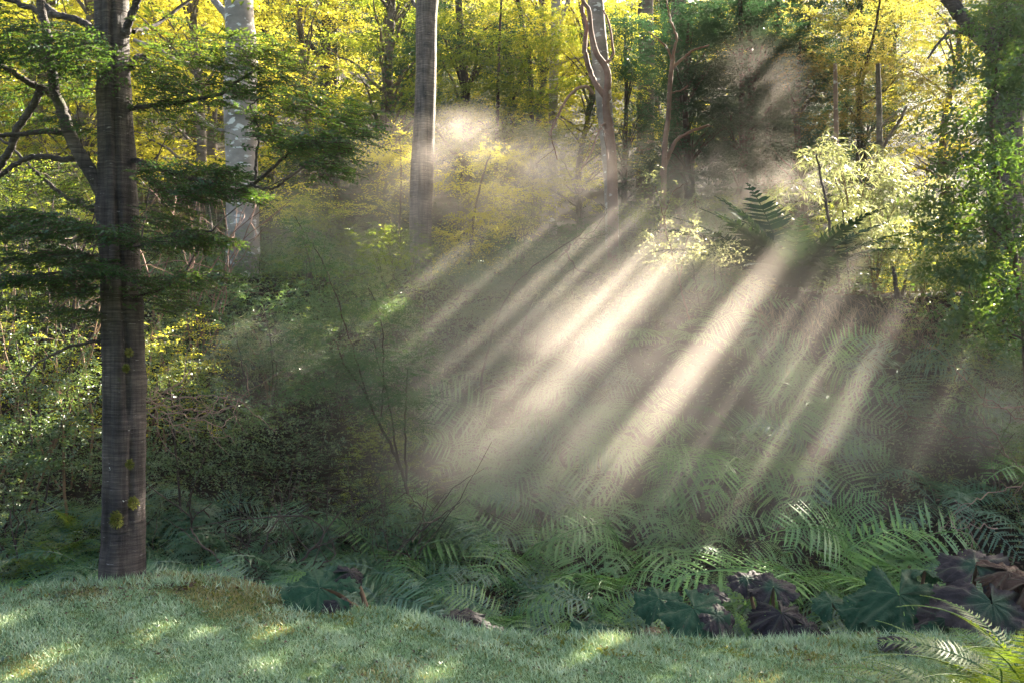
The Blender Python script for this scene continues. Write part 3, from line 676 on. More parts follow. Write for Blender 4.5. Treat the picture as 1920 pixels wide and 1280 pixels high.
# ---------------------------------------------------------------- foliage placed as sprays on a tree of its own
def spray_tree(name, label, cat, basepx, y0, sprays, mat, lL, lW, M_=9, tlen=(.14, .3), stems=(), bark='barkdark', flat=.3, extra=None, depth=.4, layered=True, up=(0, 0, 1), dirz=-.05, leafpart='crown'):
    x, y = (basepx-960)/F*y0, y0; base = np.array([x, y, float(H(x, y))-.05])
    t = thing(name, label, cat, tuple(base)); g = Geo()
    for (cx, cy, hw, hh, dy, n, mix) in sprays:
        yy = y0+dy; c = W(cx, cy, yy)-base; hx = PX(hw, yy); hz = PX(hh, yy)
        a = np.clip(rng.normal(0, .45, n), -1.1, 1.1); b = rng.normal(0, .5, n)
        lv = rng.uniform(-1, 1, 5)
        zz = (lv[rng.integers(0, 5, n)]*hz+rng.normal(0, .03, n)) if layered else rng.normal(0, .45, n)*hz
        st = np.stack([c[0]+a*hx, c[1]+b*depth, c[2]+zz], 1)
        d = np.stack([a+rng.normal(0, .5, n), rng.normal(0, .6, n), rng.normal(dirz, .25 if layered else .5, n)], 1)
        twigs(g, st, d, rng.uniform(*tlen, n), M_, lL, lW, flat, rr=np.clip(mix+rng.normal(0, .12, n), 0, 1), up=up)
    new_obj(leafpart, g.mesh(leafpart, mat), None, t)
    if leafpart != 'crown': pass
    for (pl, w0, w1, dy) in stems:
        n = len(pl); pp = px_path([(p[0], p[1], dy*i/(n-1)) for i, p in enumerate(pl)], y0)
        pp = smooth_path(pp, 6, .006); gg = Geo(); tube(gg, pp-base, np.linspace(w0, w1, len(pp))/2/F*y0, 6)
        nm = 'trunk' if cat == 'tree' else 'stem'
        new_obj(nm, gg.mesh(nm, M[bark], True), None, t)
    return t, base

# autumn tinged tree at upper right
spray_tree('young_tree', 'light tree with green leaves turning orange and red, over the two thin trunks at right', 'tree', 1600, 20.8,
    [(1540, 110, 70, 40, 0, 220, .5), (1600, 150, 90, 40, -.5, 240, .7), (1660, 110, 90, 40, 0, 200, .5), (1520, 130, 50, 26, -.6, 110, .85), (1620, 60, 100, 40, .4, 200, .4),
     (1560, 215, 60, 26, -.2, 120, .8), (1640, 235, 80, 24, 0, 120, .7), (1730, 160, 60, 50, .3, 150, .35), (1500, 60, 60, 40, .5, 120, .4), (1700, 40, 80, 40, .4, 150, .3), (1580, 20, 80, 30, .4, 140, .3)],
    M['autumn'], .07, .034, 9, (.2, .4), [([(1600, 520), (1605, 380), (1610, 250), (1620, 140), (1640, 60), (1650, 0)], 9, 4, 0),
     ([(1612, 230), (1580, 190), (1545, 150), (1515, 125)], 5, 2, -.3), ([(1615, 200), (1660, 170), (1700, 120)], 5, 2, .2)])
# dark layered boughs seen against the yellow wood
spray_tree('evergreen_tree', 'dark flat-layered tree between the middle trunk and the pale forked trunk', 'tree', 930, 21.5,
    [(870, 110, 60, 16, 0, 120, .3), (920, 70, 70, 18, 0, 130, .4), (960, 130, 70, 18, 0, 130, .2), (900, 165, 70, 16, 0, 130, .3), (980, 190, 70, 18, 0, 140, .2), (880, 215, 60, 16, 0, 120, .2), (950, 240, 80, 16, 0, 150, .1), (1020, 90, 50, 16, .3, 80, .4),
     (860, 40, 50, 16, 0, 80, .5), (1010, 240, 50, 16, 0, 90, .2), (870, 265, 60, 14, 0, 100, .1), (960, 20, 70, 16, 0, 90, .4), (1070, 60, 40, 14, 0, 60, .4), (1080, 160, 40, 14, 0, 60, .4)],
    M['olive'], .075, .04, 9, (.25, .5), [([(930, 330), (932, 240), (935, 120), (940, 0)], 9, 5, 0)])
spray_tree('evergreen_tree', 'heavy dark green tree hanging over the mist right of the reddish myrtle', 'tree', 1390, 21.2,
    [(1320, 60, 60, 30, 0, 170, .2), (1390, 30, 70, 30, 0, 180, .2), (1450, 90, 60, 30, 0, 160, .3), (1360, 130, 60, 30, 0, 170, .1), (1430, 160, 60, 30, 0, 160, .1), (1490, 170, 50, 30, 0, 130, .2), (1330, 200, 50, 30, 0, 140, .1), (1400, 230, 70, 30, 0, 170, .1),
     (1480, 250, 60, 30, 0, 150, .1), (1300, 150, 40, 30, 0, 100, .2), (1340, 280, 50, 26, 0, 110, .1), (1440, 300, 70, 24, 0, 140, .1), (1520, 290, 40, 24, 0, 80, .2), (1240, 60, 40, 30, .4, 90, .2), (1170, 50, 40, 40, .6, 90, .3), (1180, 130, 36, 26, .6, 70, .2), (1290, 20, 50, 24, 0, 90, .2)],
    M['dark'], .085, .04, 9, (.25, .5), [([(1395, 420), (1392, 300), (1390, 150), (1388, 0)], 14, 8, 0)], layered=False)
# yellow leaf plates in the mist right of the middle trunk
spray_tree('young_beech', 'low young beech with flat bright yellow sprays, right of the straight middle trunk', 'tree', 880, 17.5,
    [(850, 440, 50, 12, 0, 90, .9), (910, 405, 60, 14, 0, 110, .9), (960, 430, 50, 16, .2, 90, .8), (880, 475, 50, 14, -.2, 90, .9), (840, 500, 40, 14, 0, 60, .8), (930, 360, 80, 20, .3, 100, .8),
     (870, 330, 70, 20, .3, 90, .8), (940, 290, 60, 20, .4, 90, .7), (1000, 380, 50, 30, .3, 80, .6)],
    M['gold'], .06, .035, 9, (.2, .4), [([(880, 560), (882, 480), (890, 400), (905, 330), (920, 290)], 6, 3, 0)])
spray_tree('young_beech', 'low yellow beech with ladder-like twigs reaching left of the straight middle trunk', 'tree', 745, 17.8,
    [(735, 285, 34, 16, 0, 60, .95), (715, 290, 22, 10, 0, 40, .95), (750, 265, 24, 12, 0, 40, .9), (740, 330, 40, 20, .2, 40, .7), (700, 380, 50, 26, .5, 60, .6), (560, 370, 50, 20, .4, 60, .8), (520, 400, 60, 20, .4, 70, .8)],
    M['gold'], .07, .03, 10, (.3, .5), [([(748, 560), (750, 420), (752, 300), (748, 262)], 5, 2, 0)], flat=.15)
# glossy dark leaved tree at right edge
spray_tree('glossy_leaf_tree', 'leafy tree with glossy dark green leaves filling the right edge of the view', 'tree', 1900, 10.2,
    [(1890, 60, 54, 48, 0, 105, .3), (1840, 120, 54, 32, 0, 80, .5), (1900, 170, 54, 40, -.2, 105, .3), (1830, 230, 45, 32, 0, 74, .5), (1890, 290, 54, 40, -.2, 105, .2), (1800, 310, 45, 32, .1, 68, .6),
     (1850, 370, 54, 40, -.1, 105, .4), (1900, 430, 45, 40, -.2, 86, .2), (1800, 430, 54, 40, 0, 93, .5), (1760, 380, 36, 24, .2, 49, .8), (1850, 500, 54, 40, -.1, 99, .3), (1780, 510, 45, 32, .1, 80, .5),
     (1890, 570, 45, 40, -.3, 86, .2), (1810, 590, 36, 24, 0, 55, .4), (1870, 640, 27, 19, -.2, 37, .3), (1735, 450, 27, 24, .2, 31, .8), (1930, 100, 45, 160, -.3, 124, .2), (1860, 20, 54, 24, 0, 55, .4), (1760, 230, 36, 24, .3, 24, .7)],
    M['glossy'], .075, .042, 7, (.15, .3), [([(1930, 900), (1925, 700), (1905, 500), (1880, 380), (1860, 250), (1870, 120), (1890, 0)], 14, 6, 0), ([(1900, 480), (1860, 430), (1800, 420), (1740, 440)], 6, 2, 0),
     ([(1885, 400), (1850, 330), (1800, 290)], 5, 2, 0), ([(1920, 640), (1860, 600), (1800, 580)], 5, 2, 0)], flat=.5, layered=False)
# the dark teal shrub in the middle
spray_tree('myrtle_shrub', 'tall blue-green fine-leaved shrub in front of the sunbeams, left of the middle', 'shrub', 745, 9.6,
    [(700, 690, 60, 30, -.2, 180, .1), (760, 720, 50, 30, -.2, 160, .1), (650, 660, 60, 34, 0, 160, .2), (720, 610, 60, 40, .1, 170, .35), (640, 570, 60, 40, .1, 130, .5), (700, 540, 60, 40, .2, 110, .6),
     (600, 700, 50, 30, 0, 120, .15), (580, 640, 50, 20, 0, 80, .3), (770, 780, 40, 40, -.1, 120, .2), (730, 760, 50, 24, -.1, 120, .1), (680, 730, 50, 24, -.1, 120, .15), (620, 500, 40, 20, .1, 60, .4),
     (575, 445, 26, 14, 0, 44, .1), (555, 425, 22, 12, 0, 30, .1), (600, 470, 30, 12, 0, 34, .2), (545, 500, 40, 8, 0, 36, .2), (520, 490, 20, 6, 0, 14, .1), (560, 570, 50, 14, 0, 60, .3), (780, 640, 40, 30, .1, 90, .4), (560, 740, 30, 16, 0, 50, .1)],
    M['teal'], .030, .012, 13, (.12, .26), [([(765, 925), (752, 880), (730, 830), (705, 780), (680, 730), (650, 690), (630, 640)], 7, 3, 0), ([(762, 900), (760, 820), (762, 740), (765, 690)], 5, 2, 0), ([(750, 880), (738, 800), (720, 720), (700, 640)], 5, 2, .1),
     ([(690, 745), (660, 650), (625, 540), (600, 480), (575, 440), (552, 405)], 3.4, 1.6, 0), ([(715, 780), (720, 700), (715, 600), (690, 540)], 3, 1.6, 0)], flat=.25)
# feathery shrub right of it
spray_tree('feathery_shrub', 'feathery grey-green shrub arching over the beams, right of the straight middle trunk', 'shrub', 1000, 12.2,
    [(930, 560, 60, 40, 0, 170, .2), (990, 520, 60, 30, 0, 160, .2), (900, 520, 50, 24, .2, 110, .4), (1040, 480, 50, 26, .2, 110, .5), (960, 600, 60, 30, -.1, 130, .2), (870, 610, 60, 40, 0, 140, .5), (1080, 450, 40, 26, .3, 80, .7),
     (850, 660, 60, 40, 0, 140, .5), (920, 680, 60, 40, -.1, 140, .3), (980, 470, 40, 20, .3, 70, .3), (1010, 640, 60, 40, 0, 130, .3), (880, 740, 70, 40, -.2, 150, .3), (960, 760, 60, 40, -.3, 130, .3)],
    M['teal'], .034, .013, 13, (.15, .32), [([(900, 800), (905, 700), (925, 620), (950, 560), (1000, 500), (1090, 440)], 5, 2, 0), ([(960, 820), (965, 720), (980, 620), (1000, 560)], 4, 2, 0)], flat=.3)
# small twiggy bush with pale yellow leaves in the bright light
spray_tree('twiggy_bush', 'thin-stemmed bush with sparse pale leaves glowing at the head of the sunbeams', 'shrub', 1285, 11.6,
    [(1255, 390, 34, 40, 0, 60, .8), (1230, 440, 30, 30, 0, 50, .9), (1280, 440, 30, 40, 0, 50, .9), (1215, 330, 16, 40, .1, 36, .5), (1310, 480, 40, 20, 0, 60, .9), (1200, 400, 40, 20, .1, 60, .9), (1350, 470, 50, 24, 0, 80, .9), (1260, 490, 40, 20, 0, 60, .9)],
    M['pale'], .045, .022, 5, (.10, .22), [([(1292, 600), (1282, 560), (1268, 500), (1250, 440), (1238, 380), (1230, 350)], 3.5, 1.6, 0), ([(1275, 520), (1285, 460), (1300, 420), (1305, 370)], 2.5, 1.2, 0), ([(1262, 480), (1246, 420), (1258, 370), (1275, 350), (1290, 345)], 2.2, 1.1, 0)], bark='barkred', layered=False)
# flowering spikes
spray_tree('spiky_shrub', 'shrub with pale upright flower-like spikes beside the foot of the middle trunk', 'shrub', 715, 13.8,
    [(697, 540, 4, 24, 0, 46, .9), (714, 530, 5, 30, 0, 60, .9), (727, 520, 5, 20, 0, 40, .9), (715, 575, 26, 22, 0, 120, .9), (745, 600, 30, 26, 0, 110, .7), (670, 600, 30, 26, 0, 100, .6), (668, 545, 4, 16, 0, 20, .7)],
    M['pale'], .035, .013, 7, (.05, .1), [([(715, 660), (714, 600), (714, 505)], 3, 1, 0)], layered=False, up=(0, -1, .2), dirz=.8)

spray_tree('leafy_shrub', 'leafy green shrub with sunlit tips, low among the tan stems at the left edge', 'shrub', 70, 9.7,
    [(30, 700, 60, 40, 0, 110, .5), (110, 740, 60, 40, 0, 110, .6), (40, 800, 70, 40, 0, 130, .4), (140, 800, 50, 40, -.1, 110, .5), (20, 620, 50, 40, .2, 60, .7), (120, 650, 50, 34, .2, 60, .8), (90, 860, 80, 34, -.2, 130, .3), (160, 700, 30, 40, 0, 60, .7)],
    M['shrub'], .042, .024, 8, (.12, .25), [([(70, 960), (60, 850), (50, 740), (30, 640)], 5, 2, 0), ([(80, 950), (110, 820), (130, 720)], 4, 2, 0)], layered=False)
spray_tree('leafy_shrub', 'bushy green shrub with golden leaf tips just right of the mound tree', 'shrub', 330, 9.9,
    [(300, 650, 40, 40, 0, 90, .7), (350, 690, 50, 40, 0, 100, .6), (300, 740, 40, 40, 0, 100, .5), (400, 740, 50, 40, .1, 100, .4), (340, 800, 60, 40, 0, 120, .3), (430, 810, 50, 34, 0, 100, .3), (300, 860, 50, 40, -.1, 110, .2), (400, 870, 60, 34, 0, 110, .2), (480, 780, 50, 40, .2, 90, .3), (310, 580, 40, 30, .2, 60, .8)],
    M['shrub'], .036, .022, 8, (.12, .25), [([(340, 960), (330, 850), (320, 740), (310, 640)], 5, 2, 0), ([(350, 950), (390, 830), (410, 740)], 4, 2, 0)], layered=False)
# ---------------------------------------------------------------- shrub kinds for the undergrowth
def shrub(seed, mat, h=2., rad=1., npl=46, ntw=16, lL=.035, lW=.02, M_=8, tl=.2, bark='barkdark', name='shrub', thick=.2, stems=8, low=.12):
    t = thing(name, 'shrub', 'shrub'); rg = np.random.default_rng(seed)
    z = low*h+(1-low)*h*rg.random(npl); env = rad*np.sqrt(np.clip(1-((z/h-.45)/.62)**2, .05, 1))
    a = rg.random(npl)*2*np.pi; q = np.sqrt(rg.random(npl))
    c = np.stack([np.cos(a)*q*env, np.sin(a)*q*env, z], 1); g = Geo()
    plates(g, c, rad*.34*(.6+.7*rg.random(npl)), ntw, tl, M_, lL, lW, .4, thick, out=np.stack([np.cos(a), np.sin(a), a*0+.3], 1), tilt=.4)
    new_obj('foliage', g.mesh('foliage', mat), None, t)
    for k in range(stems):
        i = rg.integers(0, npl); e = c[i]*np.array([1, 1, 1.05]); s0 = np.array([rg.normal(0, .1), rg.normal(0, .1), -.1])
        gg = Geo(); tube(gg, smooth_path([s0, (s0+e)/2+np.array([rg.normal(0, .1), rg.normal(0, .1), .15]), e], 6, .015), np.linspace(.014, .004, 13), 5)
        new_obj('stem', gg.mesh('stem', M[bark], True), None, t)
    return t
protos.update({
    'sh_teal': shrub(201, M['teal'], 1.9, 1.0, 52, 22, .032, .015, 10, .2, name='myrtle_shrub'),
    'sh_gloss': shrub(202, M['shrub'], 1.7, .95, 46, 18, .038, .022, 8, .18, name='glossy_shrub'),
    'sh_olive': shrub(203, M['olive'], 2.2, 1.0, 50, 18, .040, .022, 8, .2, name='leafy_shrub'),
    'sh_gold': shrub(204, M['gold'], 1.6, .85, 40, 16, .036, .022, 7, .18, 'stem', name='leafy_shrub'),
    'sh_brown': shrub(205, M['litter'], 1.1, .9, 30, 10, .04, .018, 6, .2, 'twig', name='withered_shrub', stems=26)})
for k in protos: used.setdefault(k, False)
SL = {'sh_teal': ('fine-leaved blue-green shrub among many alike in the undergrowth', 'blue-green shrubs in the undergrowth'),
      'sh_gloss': ('dark glossy shrub among many alike in the undergrowth', 'glossy shrubs in the undergrowth'),
      'sh_olive': ('mid-green leafy shrub among many alike in the undergrowth', 'leafy green shrubs in the undergrowth'),
      'sh_gold': ('shrub with sunlit yellow leaves among several alike in the undergrowth', 'sunlit yellow shrubs in the undergrowth'),
      'sh_brown': ('withered brown twiggy shrub among several alike in the shade', 'withered shrubs in the shade')}
rt = random.Random(11)
yy = 9.4
while yy < 22:
    half = .56*yy+1; dx = .85+.035*yy; n = int(2*half/dx)
    for k in range(n):
        x = -half+(k+.5)*dx+rt.uniform(-.3, .3); y = yy+rt.uniform(-.35, .35); px = 960+x/y*F
        if px > 800 and y < 12.9 and px < 1780: continue            # fern bank
        if px > 1380 and px < 1600 and y < 14.2: continue           # the big fern on top
        u = rt.random(); s = rt.uniform(.7, 1.15)
        if y < 11: s *= .75
        if px > 1000 and 12.5 < y < 16: s *= .6
        elif px > 700 and y < 15: s *= .75
        elif px > 250 and y > 12.8: s *= .62
        if px < 230: kind = 'sh_gold' if u < .35 else 'sh_olive' if u < .6 else 'sh_gloss'
        elif px < 560: kind = 'sh_teal' if u < .25 else 'sh_olive' if u < .5 else 'sh_gold' if u < .62 and y > 11 else 'sh_gloss' if u < .85 else 'sh_brown'
        elif px < 1150: kind = 'sh_teal' if u < .5 else 'sh_olive' if u < .7 else 'sh_gloss'
        else: kind = 'sh_gold' if u < .25 else 'sh_olive' if u < .6 else 'sh_gloss' if u < .8 else 'sh_teal'
        if y < 11 and kind == 'sh_gold' and px > 230: kind = 'sh_gloss'
        lab, grp = SL[kind]
        put(kind, x, y, rt.uniform(0, 6.28), (s, s, s*rt.uniform(.8, 1.2)), lab, grp)
    yy += 1.15 if yy < 13 else 1.6
for px, y, s in [(1800, 10.8, .75), (1880, 9.8, .7), (1700, 10.6, .4), (1680, 9.9, .35), (1870, 11.8, .9)]:
    x = (px-960)/F*y; put('sh_gloss', x, y, px, s, SL['sh_gloss'][0], SL['sh_gloss'][1])

# ---------------------------------------------------------------- ferns
def frond_mesh(seed, L=1., th0=60, bend=115, npin=26, lacy=True, mat=None, pw=.30, name='frond', droop=.35, twist=.0, fill=1.):
    rg = np.random.default_rng(seed); n = 40; s = np.linspace(0, 1, n)
    th = np.radians(th0-bend*s**1.15); st = L/(n-1)
    x = np.concatenate([[0], np.cumsum(np.cos(th[:-1])*st)]); z = np.concatenate([[0], np.cumsum(np.sin(th[:-1])*st)])
    y = twist*L*s**2
    P = np.stack([x, y, z], 1); g = Geo(); tube(g, P[::3], np.linspace(.007, .002, len(P[::3]))*L, 4, .3)
    T = norm(np.gradient(P, axis=0)); up = norm(np.stack([-T[:, 2], 0*x, T[:, 0]], 1)); 
    sp = np.sort(np.linspace(.14, .985, npin)+rg.normal(0, .22/npin, npin)).clip(.1, .99); 
    env = np.sin(np.pi*np.clip((sp-.02)/1.0, 0, 1)**.62)**.85*(1-.25*sp); env = env/env.max()
    env[-3:] = np.minimum(env[-3:], [.16, .11, .07])
    for sg in (-1, 1):
        idx = sp*(n-1); i0 = idx.astype(int); fr = (idx-i0)[:, None]; i1 = np.minimum(i0+1, n-1)
        p = P[i0]*(1-fr)+P[i1]*fr; t = T[i0]; u = up[i0]; sd = np.cross(t, u)*sg
        pl = env*L*pw*(1+rg.normal(0, .10, npin))*np.where(rg.random(npin) < .05, .5, 1)
        d = norm(sd+t*(.25+.5*sp[:, None]**2)+u*(.18)); 
        if lacy:
            m = 9; q = (np.arange(m)+.4)/m
            pp = p[:, None]+d[:, None]*(q[None, :, None]*pl[:, None, None]); pp = pp-np.array([0, 0, 1.])*(q[None, :, None]**2*pl[:, None, None]*droop)
            un = norm(np.broadcast_to(u[:, None], pp.shape)+rg.normal(0, .12, pp.shape)); lat = np.cross(d[:, None], un)
            leng = (L*.9/npin*.34)*(1-.6*q[None]**1.5)*np.clip(env[:, None]*1.6, .3, 1)
            for s2 in (-1, 1):
                D = lat*s2+d[:, None]*.55
                leaves(g, pp.reshape(-1, 3), D.reshape(-1, 3), un.reshape(-1, 3), leng.ravel(), (leng*.95).ravel(), np.repeat(rg.random(npin), m)*.5+.25, .1)
            # pinna midribs / blade core
            e = p+d*pl[:, None]-np.array([0, 0, 1.])*(pl[:, None]*droop)
            leaves(g, p, e-p, u, np.linalg.norm(e-p, axis=1), pl*.06+.004, np.full(npin, .4), .0)
        else:
            w_ = L*.9/npin*.86*fill
            mid = p+d*pl[:, None]*.5-np.array([0, 0, 1.])*(pl[:, None]*.12)
            tip = p+d*pl[:, None]+t*pl[:, None]*.12-np.array([0, 0, 1.])*(pl[:, None]*droop)
            a1 = p+t*w_*.20; a2 = p-t*w_*.20; b1 = mid+t*w_*.32+u*.004; b2 = mid-t*w_*.22+u*.004
            V = np.stack([a2, a1, b1, b2, tip], 1).reshape(-1, 3); k = np.arange(npin)*5
            g.add(V, np.stack([k, k+1, k+2, k+3], 1), rg.random(npin)*.6+.2); g.n -= len(V); s_ = g.v.pop(); g.v.append(s_)
            f3 = np.stack([k+3, k+2, k+4, k+4], 1)+g.n; g.f4.append(f3); g.r4.append(rg.random(npin)*.6+.2); g.n += len(V)
    return g.mesh(name, mat)
def fern_proto(name, label, meshes, nfr, seed, lean=-.25, L=(.75, 1.1), face=None, spread=2*math.pi):
    rg = random.Random(seed); t = thing(name, label, 'fern')
    for k in range(nfr):
        me = meshes[rg.randrange(len(meshes))]
        o = new_obj('frond', me, None, t)
        a = (k+.5)/nfr*spread+rg.uniform(-.25, .25) - (spread/2 if face is not None else 0) + (face or 0)
        o.rotation_euler = Euler((rg.uniform(-.25, .25), rg.uniform(-.3, .25), a)); s = rg.uniform(*L); o.scale = (s, s*rg.uniform(.9, 1.1), s)
        o.location = (math.cos(a)*.04, math.sin(a)*.04, 0)
    return t
def fronds(mat, lacy, sd, pw=.3, npin=26, droop=.35):
    return [frond_mesh(sd+1, 1, 52, 105, npin, lacy, M[mat], pw, droop=droop, twist=.1), frond_mesh(sd+2, 1, 40, 80, npin, lacy, M[mat], pw, droop=droop, twist=-.12),
            frond_mesh(sd+3, 1, 66, 125, npin, lacy, M[mat], pw, droop=droop), frond_mesh(sd+4, 1, 24, 75, npin, lacy, M[mat], pw*1.05, droop=droop, twist=.05)]
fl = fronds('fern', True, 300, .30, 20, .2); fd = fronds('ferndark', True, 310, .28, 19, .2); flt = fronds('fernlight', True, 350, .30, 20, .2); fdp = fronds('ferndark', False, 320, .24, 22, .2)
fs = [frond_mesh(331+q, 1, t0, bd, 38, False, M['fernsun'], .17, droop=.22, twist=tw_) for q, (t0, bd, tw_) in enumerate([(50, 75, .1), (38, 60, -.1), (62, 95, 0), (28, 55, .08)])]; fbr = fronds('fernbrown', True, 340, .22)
FC = -math.pi/2
protos.update({
    'f_soft1': fern_proto('fern', 'fern', fl, 9, 1, face=FC, spread=4.4), 'f_soft2': fern_proto('fern', 'fern', fl, 8, 2, face=FC, spread=3.6, L=(.8, 1.2)),
    'f_soft3': fern_proto('fern', 'fern', fl[2:]+fd[:1], 10, 3, face=FC, spread=5.),
    'f_light1': fern_proto('fern', 'fern', flt, 8, 11, face=FC, spread=3.8, L=(.95, 1.3)), 'f_light2': fern_proto('fern', 'fern', flt, 7, 12, face=FC, spread=4.4, L=(.7, 1.1)),
    'f_dark1': fern_proto('fern', 'fern', fd, 9, 4, face=FC, spread=4.6), 'f_dark2': fern_proto('fern', 'fern', fdp, 8, 5, face=FC, spread=4.6, L=(.7, 1.)),
    'f_brown': fern_proto('fern', 'fern', fbr+fd[:1], 7, 6, face=FC, spread=4., L=(.6, .9)),
    'f_gold': fern_proto('fern', 'fern', fs, 8, 7, spread=2*math.pi, L=(.7, 1.))})
for k in protos: used.setdefault(k, False)
rt = random.Random(5)
# hanging over the misty bank
FB = ('soft pale green fern among many alike covering the misty bank', 'pale ferns covering the misty bank')
FBn = ('withered brown fern, one of several scattered over the bank', 'withered ferns on the bank')
FLi = ('light green fern with hanging fronds, one of several alike high on the misty bank', 'light ferns high on the misty bank')
FR = ('dark green fern among several alike along the foot of the bank', 'dark ferns along the foot of the bank')
FLf = ('dark green fern among several alike in the shade around the mound tree', 'dark ferns in the shade at left')
yy = 8.15
while yy < 12.9:
    dx = 1.0
    x = -1.1+max(0, (yy-9.5))*.35
    while x < .47*yy+.9:
        y = yy+rt.uniform(-.2, .2); xx = x+rt.uniform(-.2, .2); px = 960+xx/y*F
        skip = (1690 < px < 1840 and 8.4 < y < 12)       # dark hollow
        if 1430 < px < 1720 and y > 12.2: skip = True   # bare bank under the top
        if not skip:
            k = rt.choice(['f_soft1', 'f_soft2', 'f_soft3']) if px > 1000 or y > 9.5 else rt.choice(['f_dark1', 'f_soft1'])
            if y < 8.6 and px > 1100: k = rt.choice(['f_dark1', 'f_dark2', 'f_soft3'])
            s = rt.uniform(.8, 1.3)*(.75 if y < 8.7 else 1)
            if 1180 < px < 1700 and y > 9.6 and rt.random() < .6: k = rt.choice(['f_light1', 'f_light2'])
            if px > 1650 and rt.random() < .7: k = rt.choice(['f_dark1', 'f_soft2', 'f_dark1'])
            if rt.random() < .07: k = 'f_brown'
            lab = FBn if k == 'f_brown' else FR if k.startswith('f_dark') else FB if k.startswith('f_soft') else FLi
            put(k, xx, y, rt.uniform(-.8, .8), s, lab[0], lab[1], dz=.05, lean=rt.uniform(.25, .85))
        x += dx
    yy += .72
heroes = [
    ('f_light1', 1530, 8.5, .1, 1.45, 'big arching light green fern in front, low on the right of the bank'),
    ('f_soft1', 1590, 8.6, .5, 1.1, 'green fern leaning right over the dark hollow near the giant leaves'),
    ('f_light2', 1090, 8.1, 0., .75, 'yellow-green fern hanging at the foot of the brightest beam'),
    ('f_soft2', 945, 8.0, -.2, .7, 'bright fern with drooping fronds behind the withered dark leaf'),
    ('f_dark2', 455, 8.0, -.5, .85, 'dark fern with comb-like fronds bending left, beside the big torn leaf'),
    ('f_dark2', 580, 8.5, .2, .8, 'dark comb-leaved fern directly behind the big torn leaf'),
    ('f_dark1', 715, 8.1, .4, .75, 'dark fern with hanging fronds right of the big torn leaf'),
    ('f_soft1', 855, 8.05, -.6, .55, 'small light green fern left of the withered dark leaf'),
    ('f_light2', 1310, 8.0, .2, .7, 'light green fern standing behind the spreading lobed leaf'),
    ('f_brown', 1750, 8.6, 0, .9, 'brown withered fern hanging in the dark hollow at right'),
    ('f_brown', 1700, 8.2, .4, .7, 'smaller brown withered fern low in the dark hollow'),
    ('f_dark1', 1760, 9.6, .1, 1.0, 'deep green fern drooping at the top of the dark hollow'),
    ('f_dark1', 1870, 8.3, -.3, 1.0, 'feathery green fern behind the huge veined leaf at right'),
    ('f_brown', 1245, 7.9, 0., .6, 'withered reddish fern at the foot of the bank above the lobed leaf'),
    ('f_light2', 40, 8.9, .6, 1.1, 'light green fern spreading wide at the left edge behind the dull one'),
    ('f_light1', 130, 8.7, -.3, .85, 'light green fern tucked against the left side of the mound trunk'),
    ('f_light2', 310, 8.8, .2, .95, 'light green fern spreading just right of the mound trunk, below the pink twigs'),
    ('f_light1', 480, 8.6, -.4, .9, 'light green fern above the two dark comb-leaved ferns'),
    ('f_dark1', 30, 7.8, .3, .9, 'dark fern with dull arching fronds at the left edge beside the mound'),
    ('f_dark2', 110, 8.5, -.2, .9, 'dark comb-leaved fern just left of the mound tree'),
    ('f_gold', 110, 9.6, .4, .9, 'sunlit yellow-green fern among thin stems left of the mound tree'),
    ('f_gold', 160, 8.9, 1.4, .6, 'small glowing fern right beside the mound tree trunk'),
    ('f_gold', 70, 9.3, 1.2, .9, 'yellow-green fern fanning out low beneath the tan stems at left'),
    ('f_gold', 150, 9.9, 3.2, 1.1, 'tall sunlit fern leaning towards the mound tree from the left'),
    ('f_dark1', 60, 8.3, .2, .9, 'dull green fern over the grass between left edge and mound tree'),
    ('f_gold', 20, 9.2, 2.4, .8, 'bright yellow-green fern at the left edge of the undergrowth'),
    ('f_dark2', 330, 8.1, .1, .7, 'low spreading fern just right of the mound tree'),
    ('f_dark1', 540, 9.0, .5, 1.15, 'tall dark fern with upright stalk behind the front ferns at left'),
    ('f_dark1', 400, 9.0, .5, 1.1, 'tall dark fern between the mound tree and the blue-green shrub'),
    ('f_dark2', 650, 8.9, -.4, 1.0, 'tall comb-leaved fern at the foot of the blue-green shrub'),
]
for (k, px, y, rz, s, lab) in heroes:
    put(k, (px-960)/F*y, y, rz, s, lab, None, dz=.05, lean=.0 if k in ('f_gold', 'f_brown') else .3)
for k in range(26):
    px = rt.uniform(-20, 860); y = rt.uniform(8.5, 10.6); x = (px-960)/F*y
    kk = rt.choice(['f_dark1', 'f_dark2', 'f_dark1']); put(kk, x, y, rt.uniform(-.8, .8), rt.uniform(.8, 1.25), FLf[0], FLf[1], dz=0, lean=rt.uniform(0, .5))

